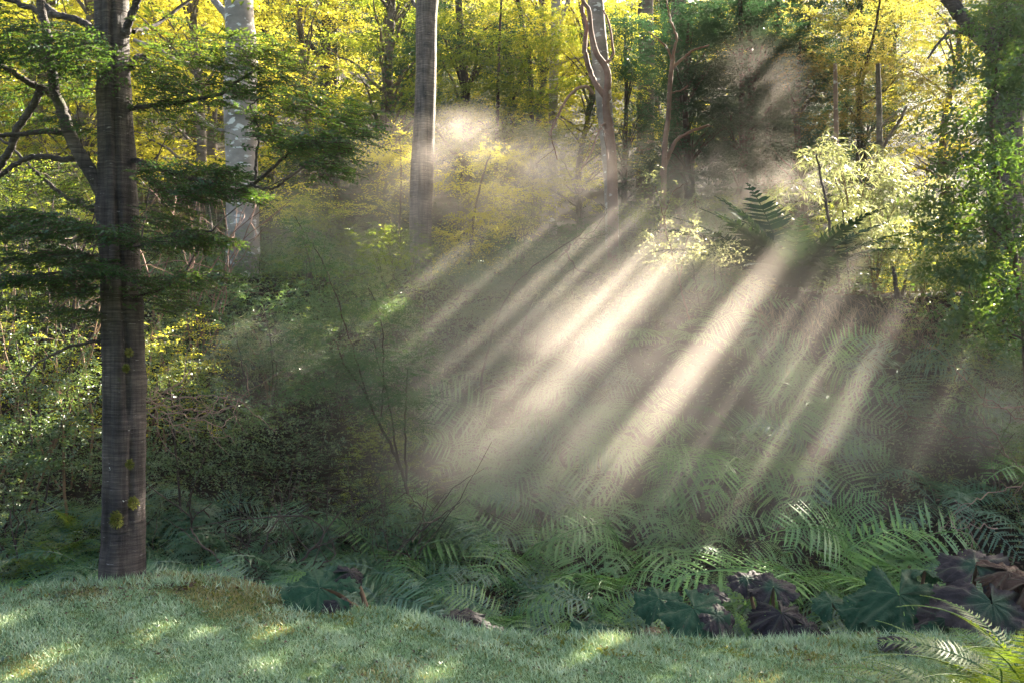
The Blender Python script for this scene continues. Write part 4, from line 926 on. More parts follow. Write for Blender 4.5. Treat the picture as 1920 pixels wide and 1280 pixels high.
# the big upright fern on top of the bank
M['ferntop'] = leaf_mat('thick dark fern frond', [(.008, .028, .016), (.013, .04, .02), (.025, .06, .022)], [(.02, .05, .02), (.035, .07, .02), (.07, .11, .02)], .15, .012, .5)
def crown_fern():
    y0 = 12.75; x = (1478-960)/F*y0; base = W(1478, 550, y0)
    t = thing('tree_fern', 'big dark fern with stiff arching fronds against the light on top of the bank', 'fern', tuple(base))
    ms = [frond_mesh(401, 1, 62, 45, 26, False, M['ferntop'], .24, fill=1.8, droop=.25), frond_mesh(402, 1, 48, 55, 26, False, M['ferntop'], .22, fill=1.8, droop=.3), frond_mesh(403, 1, 45, 40, 26, False, M['ferntop'], .2, fill=1.8, droop=.2)]
    mb = frond_mesh(404, 1, 82, 15, 28, False, M['fernbrown'], .08, droop=.1)
    #  (azimuth deg, length, mesh, extra pitch)
    for (az, L, k, pt) in [(5, 1.05, 1, 0), (-12, 1.0, 2, 0), (20, .8, 0, 0), (-30, .75, 1, .2), (180, 1.25, 1, 0), (165, 1.0, 1, -.1), (195, .9, 0, 0), (150, 1.0, 0, -.05), (120, .9, 0, -.1), (60, .8, 0, 0), (-90, .7, 1, .2), (-60, .8, 1, .1), (-130, .8, 1, .2), (210, 1.0, 2, 0), (90, .9, 0, 0), (-5, .7, 0, -.2), (175, .9, 0, -.25), (10, .95, 2, -.15), (0, 1.1, 1, .1), (-20, .95, 0, 0), (185, 1.1, 1, .1), (170, 1.15, 2, -.1), (200, .9, 1, 0), (140, 1.0, 0, -.2), (40, .9, 1, 0), (-45, .9, 0, 0), (-100, .8, 0, 0), (-150, .9, 0, 0), (100, 1.1, 0, -.3)]:
        o = new_obj('frond', ms[k], None, t); o.rotation_euler = Euler((random.uniform(-.2, .2), pt, math.radians(az))); o.scale = (L*1.7,)*3
    for (dx, L, lean) in [(.02, .8, .02), (-.17, .65, -.05), (.12, .6, .1)]:
        o = new_obj('frond', mb, None, t); o.location = (dx, 0, 0); o.rotation_euler = Euler((.1, -lean, 1.2)); o.scale = (L,)*3
        tag(o, 'upright spiky brown fertile frond')
    g = Geo(); tube(g, [(0, .1, -.5), (0, .03, -.2), (0, 0, .08)], [.24, .22, .12], 10)
    for k in range(160):
        a = random.uniform(0, 6.28); z = random.uniform(-.4, .05); leaves(g, np.array([[math.cos(a)*.2, math.sin(a)*.2, z]]), np.array([[math.cos(a)*.6, math.sin(a)*.6, -.6]]), np.array([[0, 0, 1.]]), .14, .02)
    new_obj('rootstock', g.mesh('rootstock', M['soil']), None, t)
crown_fern()
def front_fern(px, y, rz, s, nfr, lab, sd):
    t = thing('fern', lab, 'fern', (PX(px-960, y), y, float(H(PX(px-960, y), y))+.05), rz, s); rg = random.Random(sd)
    for k in range(nfr):
        o = new_obj('frond', fs[rg.randrange(4)], None, t); a = math.pi*.5+(k+.5)/nfr*math.pi*1.35+rg.uniform(-.12, .12)
        o.rotation_euler = Euler((rg.uniform(-.3, .3), rg.uniform(-.45, .0), a)); q = rg.uniform(.8, 1.1); o.scale = (q,)*3
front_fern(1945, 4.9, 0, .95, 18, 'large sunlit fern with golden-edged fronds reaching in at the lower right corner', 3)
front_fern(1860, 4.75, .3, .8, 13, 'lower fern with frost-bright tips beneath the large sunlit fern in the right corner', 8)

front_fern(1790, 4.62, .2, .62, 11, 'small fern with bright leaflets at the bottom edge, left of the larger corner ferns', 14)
# ---------------------------------------------------------------- giant rhubarb leaves
def giant_leaf(seed, R=.5, lobes=7, cup=.25, ragged=.25, mat=None, droop=.5):
    rg = np.random.default_rng(seed); na, nr = 140, 16
    th = np.linspace(-math.pi*.92, math.pi*.92, na); rr = np.linspace(0.03, 1, nr)
    L = .78+.18*np.abs(np.cos(th*lobes/2))**.6+.08*np.cos(th)
    tooth = ragged*.16*(np.abs(((th*23/np.pi) % 1)-.5)*2)+ragged*.12*(np.abs(((th*51/np.pi+.3) % 1)-.5)*2)+ragged*.10*rg.normal(0, .6, na)
    edge_ = R*(L-tooth)
    A, Rr = np.meshgrid(th, rr); rad = Rr*(edge_[None]*Rr+(R*.75)*(1-Rr)) if False else Rr*(edge_[None]*sm(.2, 1, Rr)+R*.72*(1-sm(.2, 1, Rr)))
    x = rad*np.cos(A); y = rad*np.sin(A)
    vein = np.abs(np.cos(A*lobes/2)); ridge = -(1-vein)**.5
    z = cup*R*(Rr**1.5)*(-droop)+.05*R*np.sin(A*lobes)*Rr+.035*R*(vein**14)*Rr**.6 + .022*R*np.sin(Rr*26-9*np.abs(np.sin(A*lobes/2)))*Rr*(1-vein**10)
    z = z+.05*R*np.sin(x*9/R+seed)*np.cos(y*8/R)*Rr+.03*R*np.sin(x*23/R+y*17/R+seed)*Rr-.22*R*np.clip(-np.cos(A*2+seed*1.7), 0, 1)*Rr**2.5-.13*R*sm(.6, 1, Rr)*(rg.random()*.5+.5)*(.5+.5*np.sin(A*3+seed))
    V = np.stack([x.ravel(), y.ravel(), z.ravel()], 1); g = Geo()
    i = np.arange(nr-1)[:, None]*na; j = np.arange(na-1)[None]; f = np.stack([i+j, i+j+1, i+na+j+1, i+na+j], -1).reshape(-1, 4)
    # holes in old leaves
    keep = np.ones(len(f), bool); kk = rg.choice(len(f), int(len(f)*.012*ragged*3)); keep[kk[kk > na*6]] = False
    g.add(V, f[keep]); me = g.mesh('leaf', mat, smooth=True)
    at = me.attributes.new('rim', 'FLOAT', 'POINT'); at.data.foreach_set('value', Rr.ravel().astype(np.float32))
    av = me.attributes.new('vein', 'FLOAT', 'POINT'); av.data.foreach_set('value', vein.ravel().astype(np.float32))
    return me
def giant_mat(name, cin, cout, lo, hi):
    m, nt = mat_new(name); L = nt.links.new
    at = N_(nt, 'ShaderNodeAttribute', attribute_name='rim'); av = N_(nt, 'ShaderNodeAttribute', attribute_name='vein')
    tc = N_(nt, 'ShaderNodeTexCoord'); n1 = N_(nt, 'ShaderNodeTexNoise'); n1.inputs['Scale'].default_value = 8; n1.inputs['Detail'].default_value = 8; n1.inputs['Roughness'].default_value = .7
    vo = N_(nt, 'ShaderNodeTexVoronoi', feature='DISTANCE_TO_EDGE'); vo.inputs['Scale'].default_value = 34
    L(tc.outputs['Object'], n1.inputs[0]); L(tc.outputs['Object'], vo.inputs['Vector'])
    ad = N_(nt, 'ShaderNodeMath', operation='MULTIPLY_ADD'); ad.inputs[1].default_value = .9; L(n1.outputs[0], ad.inputs[0]); L(at.outputs['Fac'], ad.inputs[2])
    r = ramp(nt, [cin, cout], [lo, hi]); L(ad.outputs[0], r.inputs[0])
    rv = ramp(nt, [(0, 0, 0), (1, 1, 1)], [.93, .995]); L(av.outputs['Fac'], rv.inputs[0])
    mv = N_(nt, 'ShaderNodeMixRGB'); mul = N_(nt, 'ShaderNodeMath', operation='MULTIPLY'); mul.inputs[1].default_value = .3; L(rv.outputs[0], mul.inputs[0])
    L(mul.outputs[0], mv.inputs[0]); L(r.outputs[0], mv.inputs[1]); mv.inputs[2].default_value = (.07, .085, .05, 1)
    d = N_(nt, 'ShaderNodeBsdfPrincipled'); d.inputs['Roughness'].default_value = .7; d.inputs['Specular IOR Level'].default_value = .2
    tr = N_(nt, 'ShaderNodeBsdfTranslucent'); L(mv.outputs[0], tr.inputs[0]); mx = N_(nt, 'ShaderNodeMixShader'); mx.inputs[0].default_value = .15
    bp = N_(nt, 'ShaderNodeBump'); bp.inputs['Strength'].default_value = .35; bp.inputs['Distance'].default_value = .012
    rb = ramp(nt, [(0, 0, 0), (1, 1, 1)], [0, .12]); L(vo.outputs['Distance'], rb.inputs[0]); L(rb.outputs[0], bp.inputs['Height'])
    L(bp.outputs[0], d.inputs['Normal']); L(mv.outputs[0], d.inputs['Base Color']); L(d.outputs[0], mx.inputs[1]); L(tr.outputs[0], mx.inputs[2])
    o = N_(nt, 'ShaderNodeOutputMaterial'); L(mx.outputs[0], o.inputs[0]); return m
MG = {'green': giant_mat('big green leaf', (.016, .052, .024), (.026, .021, .020), 1.0, 1.4), 'half': giant_mat('big fading leaf', (.02, .045, .026), (.030, .023, .024), .75, 1.2),
      'dark': giant_mat('big withered dark leaf', (.014, .014, .017), (.022, .017, .019), .5, 1.2), 'brown': giant_mat('big brown leaf', (.045, .026, .018), (.065, .036, .024), .5, 1.2)}
def gunnera(label, items, rootpx, y0):
    """items: (px, py, dy, R, mat, yaw, tilt towards camera, seed, roll)"""
    x = PX(rootpx-960, y0); base = np.array([x, y0, float(H(x, y0))-.05])
    t = thing('giant_rhubarb', label, 'plant', tuple(base))
    for (px, py, dy, R, mt, yaw, tilt, sd, roll) in items:
        c = W(px, py, y0+dy)-base
        o = new_obj('leaf', giant_leaf(sd, R*.84, 7 if sd % 2 else 9, .3, .5 if mt in ('dark', 'brown') else .30, MG[mt], .5+.8*(mt in ('dark', 'brown'))), None, t)
        c = c-np.array([0, 0, .035]); o.location = c; o.rotation_euler = Euler((tilt, roll, yaw), 'ZYX') if False else (Matrix.Rotation(roll, 3, 'Y') @ Matrix.Rotation(tilt*.72, 3, 'X') @ Matrix.Rotation(yaw, 3, 'Z')).to_euler()
        tag(o, {'green': 'green leaf with purple-brown rim', 'half': 'veined leaf fading from green to purple', 'dark': 'withered purple-black leaf', 'brown': 'crumpled brown leaf'}[mt])
        g = Geo(); foot = np.array([c[0]*.3, c[1]*.3+.1, 0.]); tube(g, smooth_path([foot, (foot+c)/2+np.array([0, .05, .02]), c+np.array([0, .01, -.01])], 6), np.linspace(.02, .012, 13), 7)
        new_obj('stalk', g.mesh('stalk', M['stem'], True), None, t)
gunnera('giant-leaved plant with one big torn green leaf edged in purple at the lawn edge', [(600, 1092, 0, .37, 'green', 2.8, .85, 3, -.15), (655, 1062, .1, .15, 'dark', .6, .8, 4, .5), (632, 1120, -.10, .15, 'dark', -1.5, 1.0, 5, .3)], 700, 6.98)
gunnera('giant-leaved plant collapsed into withered dark leaves at the lawn edge in the middle', [(838, 1150, 0, .25, 'dark', 2.6, .6, 6, -.2), (905, 1160, -.1, .25, 'dark', -.6, .55, 7, .2), (865, 1140, .12, .22, 'dark', 1.2, .5, 8, 0)], 870, 6.75)
gunnera('giant-leaved plant with a spreading lobed green leaf below the fern-covered bank', [(1300, 1130, 0, .34, 'green', -1.2, .8, 9, 0), (1235, 1112, .15, .25, 'green', 2.4, .6, 11, -.2), (1345, 1145, -.05, .2, 'half', -.4, .85, 13, .35), (1330, 1100, .3, .2, 'half', 1., .4, 10, 0), (1100, 1170, .1, .22, 'green', 2.9, .6, 15, -.2)], 1300, 7.2)
gunnera('giant-leaved plant with a jagged purple-black leaf drooping onto the grass', [(1465, 1140, 0, .30, 'dark', -1.4, .95, 12, .1), (1510, 1165, -.05, .24, 'dark', -.7, .9, 16, .2), (1450, 1090, .35, .26, 'half', 1.4, .7, 17, 0), (1575, 1180, 0, .2, 'dark', -.2, .5, 18, .2), (1400, 1075, .45, .2, 'half', 2.4, .6, 14, -.2)], 1470, 7.2)
gunnera('giant-leaved plant with a broad hanging green leaf left of the huge veined leaves', [(1685, 1105, 0, .42, 'green', -1.8, 1.0, 19, -.15), (1735, 1060, .25, .2, 'green', 1.2, -.3, 21, .2), (1620, 1130, .05, .22, 'green', 2.8, .9, 23, -.3), (1560, 1120, .2, .2, 'green', 1.6, .6, 25, 0)], 1720, 7.2)
gunnera('giant-leaved plant at the right edge with huge crinkled purple-green leaves', [(1860, 1120, -.3, .48, 'half', -1.6, .95, 20, .1), (1830, 1050, 0, .34, 'half', 1.2, .7, 27, -.1), (1890, 1060, -.1, .28, 'brown', 0., .9, 22, .3), (1930, 1080, -.2, .3, 'brown', .6, .8, 24, .1), (1775, 1150, -.1, .26, 'half', 2.8, .9, 28, -.35), (1765, 1180, -.3, .18, 'green', -2., 1.0, 29, 0)], 1850, 6.9)
def lump():
    y = 6.05; x = PX(1702-960, y); base = (x, y, float(H(x, y)))
    o = new_obj('fallen_leaf', giant_leaf(40, .17, 5, .3, .2, MG['dark'], 1.6)); o.location = (x, y, base[2]+.09); o.rotation_euler = (.35, .1, 1.)
    tag(o, 'single curled black leaf lying on the grass below the huge veined leaves', 'fallen leaf')
lump()

# ---------------------------------------------------------------- bamboo, stakes, dead branches, stem thicket
def bamboo(px, y, h, n, label, sd, rz=0):
    rg = np.random.default_rng(sd); x = PX(px-960, y); base = np.array([x, y, float(H(x, y))-.05]); t = thing('bamboo_clump', label, 'bamboo', tuple(base)); g = Geo()
    for k in range(n):
        a = rg.random()*6.28; L = h*rg.uniform(.6, 1.1); out = rg.uniform(.15, .5)*L
        P = smooth_path([(0, 0, 0), (math.cos(a)*out*.25, math.sin(a)*out*.25, L*.5), (math.cos(a)*out, math.sin(a)*out, L*.85), (math.cos(a)*out*1.5, math.sin(a)*out*1.5, L*.8)], 6)
        gg = Geo(); tube(gg, P, np.linspace(.010, .003, len(P)), 5); new_obj('cane', gg.mesh('cane', M['stem'], True), None, t)
        i = rg.integers(6, len(P), 34); st = P[i]+rg.normal(0, .09, (34, 3)); nl = 7
        s2 = np.repeat(st, nl, 0); d = rg.normal(0, .8, (34*nl, 3)); d[:, 2] = d[:, 2]*.4-.25; leaves(g, s2, d, rg.normal(0, .5, (34*nl, 3))+np.array([0, 0, 1.]), rg.uniform(.09, .2, 34*nl), .014)
    new_obj('foliage', g.mesh('foliage', M['pale']), None, t)
bamboo(1600, 14.6, 2.2, 12, 'pale bamboo clump with drooping narrow leaves behind the tall dark stake', 1)
bamboo(1680, 15.0, 2.3, 12, 'bamboo clump with shining leaves between the dark stakes and the glossy tree', 2)
bamboo(1640, 13.4, 1.3, 10, 'low bamboo clump with glinting leaves on the bank top at right', 3)
bamboo(1360, 15.2, 1.6, 8, 'hazy bamboo clump behind the big fern on the bank top', 4)
bamboo(1730, 12.6, .8, 5, 'short bamboo clump hanging over the right end of the bare bank', 5)
bamboo(505, 12.4, 1.2, 6, 'small tuft of pale narrow leaves hanging above the left sunbeam', 6)
bamboo(1080, 13.4, 1.0, 7, 'low grey-green bamboo left of the glowing bush', 7)
for (pl, w0, w1, y0, lab) in [([(1577, 545), (1562, 470), (1550, 390), (1540, 335), (1531, 290)], 7, 3.5, 13.2, 'tall thin dark leaning stake on top of the bank'),
                              ([(1592, 525), (1588, 480), (1583, 430), (1580, 395)], 4.5, 2.5, 13.6, 'shorter thin dark stick right of the tall stake'),
                              ([(1684, 560), (1680, 535), (1674, 500)], 12, 5, 12.6, 'short broken dark stump splinter at the right of the bank top'),
                              ([(1690, 560), (1697, 530), (1702, 500)], 8, 2, 12.7, 'sharp splinter leaning right next to the broken stump splinter')]:
    P = smooth_path(px_path(pl, y0), 6, .006); b = P[0].copy(); zg = float(H(b[0], b[1])); P = np.vstack([[b[0]+.02, b[1], min(zg, b[2])-.1], P]); g = Geo()
    tube(g, P-b, np.r_[w0, np.linspace(w0, w1, len(P)-1)]/2/F*y0, 6); o = new_obj('stake', g.mesh('stake', M['barkdark'], True)); o.location = b; tag(o, lab, 'stick')
def branchy(name, label, root, paths, y0, w0, mat, sd, sub=4, subl=.35, cat='branch'):
    rg = np.random.default_rng(sd); b = W(*root, y0); t = thing(name, label, cat, tuple(b))
    for pl in paths:
        n = len(pl); P = smooth_path(px_path([(p[0], p[1], .5*i/(n-1)*rg.uniform(-1, 1)) for i, p in enumerate(pl)], y0), 6, .012)
        g = Geo(); tube(g, P-b, np.linspace(w0, w0*.35, len(P)), 5)
        for k in range(sub):
            i = rg.integers(2, len(P)-1); d = norm(P[i]-P[i-1]+rg.normal(0, .6, 3)*np.array([1, .6, 1])*np.linalg.norm(P[i]-P[i-1])*1.6); L = subl*rg.uniform(.4, 1.2)
            q = P[i]+d*L*.5+rg.normal(0, .04, 3); e = P[i]+d*L+rg.normal(0, .08, 3); tube(g, smooth_path([P[i]-b, q-b, e-b], 4, .006), np.linspace(w0*.5, w0*.18, 9), 4)
        new_obj('twig', g.mesh('twig', mat, True), None, t)
branchy('dead_branch', 'tangle of bare pinkish twigs reaching right from behind the mound tree', (262, 770),
    [[(262, 770), (320, 762), (390, 772), (450, 755), (470, 730)], [(262, 765), (300, 745), (335, 715), (360, 690), (385, 640)], [(270, 772), (320, 790), (370, 810)], [(262, 758), (330, 748), (400, 740), (455, 745)], [(300, 770), (350, 780), (410, 800), (440, 830)],
     [(270, 750), (290, 730), (310, 735), (350, 728)]], 8.9, .007, M['twig'], 3, 9, .4)
branchy('dead_branch', 'long bare pinkish branch crossing the dark hollow from the right edge', (1925, 890),
    [[(1930, 885), (1880, 850), (1830, 825), (1760, 800), (1700, 775), (1650, 745)], [(1930, 790), (1880, 765), (1840, 740), (1790, 690), (1750, 650), (1735, 640)], [(1890, 855), (1850, 800), (1830, 760)], [(1930, 760), (1880, 765), (1830, 760)], [(1930, 900), (1870, 920), (1810, 945), (1760, 990)],
     [(1870, 990), (1820, 985), (1770, 992)]], 8.4, .005, M['twig'], 5, 7, .35)
branchy('bare_branch', 'brown bare branch leaning through the misty shrubs left of the beams head', (1040, 490), [[(1040, 492), (1070, 462), (1095, 445), (1120, 428)], [(1060, 470), (1080, 500), (1100, 510)]], 12.4, .014, M['barkdark'], 6, 4, .3)
branchy('hanging_stem', 'thin dark stem bowing out just left of the slim white trunk', (1150, 420), [[(1140, 300), (1125, 235), (1100, 290), (1085, 330)], [(1045, 300), (1035, 240), (1060, 190)]], 15.5, .010, M['barkred'], 8, 5, .3)
def thicket(label, px0, px1, y0, n, sd, mat, h=3.2, group=None):
    rg = np.random.default_rng(sd); x = PX((px0+px1)/2-960, y0); base = np.array([x, y0, float(H(x, y0))-.1]); t = thing('stem_thicket', label, 'shrub', tuple(base))
    for k in range(n):
        xx = PX(rg.uniform(px0, px1)-960, y0)-x; lean = rg.normal(.12, .28); dy = rg.uniform(-.6, .6)
        L = h*rg.uniform(.5, 1.1); P = smooth_path([(xx, dy, 0), (xx+lean*L*.4+rg.normal(0, .08), dy, L*.4), (xx+lean*L*.7+rg.normal(0, .16), dy+rg.normal(0, .1), L*.75), (xx+lean*L*1.2+rg.normal(0, .2), dy, L)], 7, .008)
        g = Geo(); w0 = rg.uniform(.008, .02); tube(g, P, np.linspace(w0, .004, len(P)), 5)
        for q in range(6):
            i = rg.integers(6, len(P)-2); e = P[i]+rg.normal(0, .35, 3)+np.array([0, 0, .25]); tube(g, smooth_path([P[i], (P[i]+e)/2+rg.normal(0, .05, 3), e], 4, .006), np.linspace(w0*.45, .002, 9), 4)
        new_obj('stem', g.mesh('stem', mat, True), None, t)
thicket('thicket of thin tan stems catching the sun left of the mound tree', -30, 190, 10.6, 13, 1, M['stem'], 3.4)
thicket('thicket of darker thin stems behind the sunny stems at the left edge', -60, 200, 12.2, 18, 2, M['barkdark'], 4.2)
thicket('bare reddish stems among the shrubs right of the mound tree', 280, 460, 13., 12, 3, M['barkred'], 2.6)
thicket('dark bare stems beneath the ferns at the foot of the blue-green shrub', 420, 760, 9.3, 16, 4, M['barkdark'], .9)

# bare earth bank with hanging roots just below the top fern
def bank_roots():
    o = None; g = Geo(); rg = np.random.default_rng(9); n = 420
    px = rg.uniform(1400, 1760, n); y = rg.uniform(11.9, 12.6, n)
    for k in range(n):
        p = W(px[k], rg.uniform(555, 620), y[k]); p[2] = max(p[2], float(H(p[0], p[1]))+.03); L = rg.uniform(.15, .5)
        tube(g, smooth_path([p, p+np.array([rg.normal(0, .06), -.10, -L*.3]), p+np.array([rg.normal(0, .1), -.16, -L])], 3), [.003]*6+[.0015], 3)
    o = new_obj('hanging_roots', g.mesh('hanging_roots', M['stem'])); tag(o, 'mat of fine hanging roots on the bare dark bank under the top fern', 'roots', kind='stuff')
bank_roots()

# ---------------------------------------------------------------- lawn
def lawn():
    n = 330000; x = rng.uniform(-4.6, 4.6, n); y = rng.uniform(4.6, 8.6, n)
    y = 4.6+(y-4.6)**1.0
    edge = 6.86-.56*sm(-.9, .3, x) + .75*np.exp(-((x+2.7)/1.1)**2)+.12*hsh(x*3, y*3, 1)
    k = (np.abs(x) < .54*y+.2) & (y < edge+.12*rng.random(n)); x, y = x[k], y[k]; n = len(x)
    dry = hsh(x*1.6, y*2.2, 4)+.5*hsh(x*5, y*6, 7)+rng.normal(0, .35, n)+1.6*np.exp(-((x+2.2)/1.4)**2-((y-7.4)/.5)**2)
    clump = hsh(x*4, y*5, 9)
    h = (.016+.024*rng.random(n))*(1+.5*clump)*(1+.5*sm(.3, 0, edge[k]-y))
    d = np.stack([rng.normal(0, .6, n), rng.normal(0, .6, n), np.ones(n)], 1)
    P = np.stack([x, y, H(x, y)-.004], 1); isdry = dry > .78
    for nm, m, mt in (('grass', ~isdry, 'grass'), ('dry_grass', isdry, 'straw')):
        g = Geo(); leaves(g, P[m], d[m], rng.normal(0, 1, (m.sum(), 3))*np.array([1, 1, .2])+np.array([0, -.4, .5]), h[m]*(1.2 if nm == 'grass' else 1.), rng.uniform(.003, .0055, m.sum()), np.clip(.5+.35*clump[m]+rng.normal(0, .2, m.sum()), 0, 1), .05)
        tag(new_obj(nm, g.mesh(nm, M[mt])), {'grass': 'short dewy blue-green lawn grass', 'dry_grass': 'yellowish straw-coloured blades among the lawn'}[nm], 'grass', kind='stuff')
    # long tufts along the ditch
    g = Geo(); m = 420; tx = rng.uniform(-4.3, 4.3, m); tx[:70] = rng.uniform(-3.5, -2.4, 70); e = 6.86-.56*sm(-.9, .3, tx)+.75*np.exp(-((tx+2.7)/1.1)**2); ty = e+rng.normal(0, .12, m); ty[:70] = 7.36+rng.normal(0, .06, 70)
    q = 16; xx = np.repeat(tx, q)+rng.normal(0, .03, m*q); yy = np.repeat(ty, q)+rng.normal(0, .03, m*q); d = np.stack([rng.normal(0, .6, m*q), rng.normal(0, .6, m*q), np.ones(m*q)], 1)
    leaves(g, np.stack([xx, yy, H(xx, yy)-.01], 1), d, rng.normal(0, 1, (m*q, 3)), rng.uniform(.04, .12, m*q), .005, np.repeat(rng.random(m), q), .05)
    tag(new_obj('long_grass', g.mesh('long_grass', M['grass'])), 'longer grass tufts along the edge of the ditch', 'grass', kind='stuff')
    # moss and herbs on the mound and the ditch
    g = Geo(); m = 26000; x = rng.uniform(-4.4, 4.4, m); e = 6.86-.56*sm(-.9, .3, x)+.75*np.exp(-((x+2.7)/1.1)**2); y = e+rng.uniform(-.35, 1.3, m)
    kk = (hsh(x*4, y*4, 3)+rng.normal(0, .3, m) > .1); x, y = x[kk], y[kk]; m = len(x)
    d = np.stack([rng.normal(0, 1, m), rng.normal(0, 1, m), rng.uniform(.2, 1.2, m)], 1)
    leaves(g, np.stack([x, y, H(x, y)+.005], 1), d, rng.normal(0, .4, (m, 3))+np.array([0, 0, 1.]), rng.uniform(.02, .05, m), rng.uniform(.008, .02, m))
    tag(new_obj('moss_and_herbs', g.mesh('moss_and_herbs', M['moss'])), 'olive moss and small herbs on the mound and ditch edge', 'moss', kind='stuff')
lawn()
def lawn_bits():
    g = Geo(); m = 900; x = rng.uniform(-4., 4., m); y = rng.uniform(4.9, 7.4, m); x2 = rng.normal(-2.8, .7, 500); y2 = rng.normal(7.35, .3, 500); x = np.r_[x, x2]; y = np.r_[y, y2]; m = len(x)
    d = rng.normal(0, 1, (m, 3)); d[:, 2] *= .3; leaves(g, np.stack([x, y, H(x, y)+rng.uniform(.01, .035, m)], 1), d, rng.normal(0, .5, (m, 3))+np.array([0, 0, 1.]), rng.uniform(.015, .035, m), rng.uniform(.008, .018, m))
    tag(new_obj('fallen_leaves', g.mesh('fallen_leaves', M['litter'])), 'small brown fallen leaves scattered over the lawn and mound', 'leaf litter', kind='stuff')
    g = Geo(); m = 260; x = rng.uniform(-4., 4., m); y = rng.uniform(4.9, 7.2, m)
    for q in range(7):
        a = rng.random(m)*6.28; d = np.stack([np.cos(a), np.sin(a), rng.uniform(.2, .8, m)], 1); leaves(g, np.stack([x, y, H(x, y)+.005], 1), d, np.tile([0, 0, 1.], (m, 1)), rng.uniform(.03, .06, m), rng.uniform(.012, .02, m))
    tag(new_obj('lawn_weeds', g.mesh('lawn_weeds', M['shrub'])), 'low broad-leaved weeds dotted through the lawn', 'weeds', kind='stuff')
lawn_bits()
def litter():
    m = 26000; g = Geo(); x = rng.uniform(-7.5, 7.5, m); y = rng.uniform(7.2, 14.5, m); d = rng.normal(0, 1, (m, 3)); d[:, 2] *= .4
    leaves(g, np.stack([x, y, H(x, y)+.01], 1), d, rng.normal(0, .5, (m, 3))+np.array([0, 0, 1.]), rng.uniform(.03, .10, m), rng.uniform(.01, .03, m))
    tag(new_obj('leaf_litter', g.mesh('leaf_litter', M['litter'])), 'brown dead leaves and fern scraps on the forest floor', 'leaf litter', kind='stuff')
litter()
def herbs():
    g = Geo(); m = 9000; x = rng.uniform(-8.5, 8.5, m); y = rng.uniform(8.2, 20, m); s = y/12
    for q in range(7):
        d = np.stack([rng.normal(0, 1, m), rng.normal(0, 1, m), rng.uniform(.1, 1.2, m)], 1)
        leaves(g, np.stack([x+rng.normal(0, .05, m), y+rng.normal(0, .05, m), H(x, y)+rng.uniform(0, .3, m)*s], 1), d, rng.normal(0, .5, (m, 3))+np.array([0, 0, 1.]), rng.uniform(.04, .09, m)*s, rng.uniform(.015, .03, m)*s)
    tag(new_obj('undergrowth', g.mesh('undergrowth', M['shrub'])), 'low leafy ground cover under the shrubs and ferns', 'undergrowth', kind='stuff')
herbs()

# ---------------------------------------------------------------- air: even thin haze, and drifting mist lit by the sun
def haze():
    g = Geo(); x0, x1, y0, y1, z0, z1 = -190, 190, -70, 105, -4, 42
    v = [(x0, y0, z0), (x1, y0, z0), (x1, y1, z0), (x0, y1, z0), (x0, y0, z1), (x1, y0, z1), (x1, y1, z1), (x0, y1, z1)]
    g.add(v, [(0, 3, 2, 1), (4, 5, 6, 7), (0, 1, 5, 4), (1, 2, 6, 5), (2, 3, 7, 6), (3, 0, 4, 7)])
    m, nt = mat_new('thin haze'); pv = N_(nt, 'ShaderNodeVolumePrincipled'); pv.inputs['Color'].default_value = (.93, .92, .88, 1); pv.inputs['Density'].default_value = .00022; pv.inputs['Anisotropy'].default_value = .45
    o = N_(nt, 'ShaderNodeOutputMaterial'); nt.links.new(pv.outputs[0], o.inputs['Volume'])
    tag(new_obj('haze', g.mesh('haze', m)), kind='stuff')
haze()
def mist_mat(name, amp, scale, lo, hi, seed, step=1.):
    m, nt = mat_new(name); L = nt.links.new
    tc = N_(nt, 'ShaderNodeTexCoord'); ln = N_(nt, 'ShaderNodeVectorMath', operation='LENGTH'); L(tc.outputs['Object'], ln.inputs[0])
    mr = N_(nt, 'ShaderNodeMapRange', interpolation_type='SMOOTHSTEP'); mr.inputs[1].default_value = 1.; mr.inputs[2].default_value = .2; mr.inputs[3].default_value = 0; mr.inputs[4].default_value = 1
    L(ln.outputs['Value'], mr.inputs[0])
    ge = N_(nt, 'ShaderNodeNewGeometry'); n1 = N_(nt, 'ShaderNodeTexNoise'); n1.inputs['Scale'].default_value = scale; n1.inputs['Detail'].default_value = 4; n1.inputs['Roughness'].default_value = .55; n1.inputs['Distortion'].default_value = .6
    mp = N_(nt, 'ShaderNodeMapping'); mp.inputs['Location'].default_value = (seed, seed*2, 0); L(ge.outputs['Position'], mp.inputs[0]); L(mp.outputs[0], n1.inputs[0])
    m2 = N_(nt, 'ShaderNodeMapRange'); m2.inputs[1].default_value = lo; m2.inputs[2].default_value = hi; m2.inputs[3].default_value = 0; m2.inputs[4].default_value = amp; L(n1.outputs[0], m2.inputs[0])
    mu = N_(nt, 'ShaderNodeMath', operation='MULTIPLY'); L(mr.outputs[0], mu.inputs[0]); L(m2.outputs[0], mu.inputs[1])
    pv = N_(nt, 'ShaderNodeVolumePrincipled'); pv.inputs['Color'].default_value = (1, .89, .80, 1); pv.inputs['Anisotropy'].default_value = .45; L(mu.outputs[0], pv.inputs['Density'])
    o = N_(nt, 'ShaderNodeOutputMaterial'); L(pv.outputs[0], o.inputs['Volume'])
    m.cycles.volume_step_rate = step
    return m
import bmesh
def mist(label, px, py, y, r, mat, rot=(0, 0, 0)):
    bm = bmesh.new(); bmesh.ops.create_icosphere(bm, subdivisions=3, radius=1.0); me = bpy.data.meshes.new('mist'); bm.to_mesh(me); bm.free()
    o = new_obj('mist', me, mat); o.location = W(px, py, y); o.scale = r; o.rotation_euler = rot; tag(o, label, 'mist', kind='stuff')
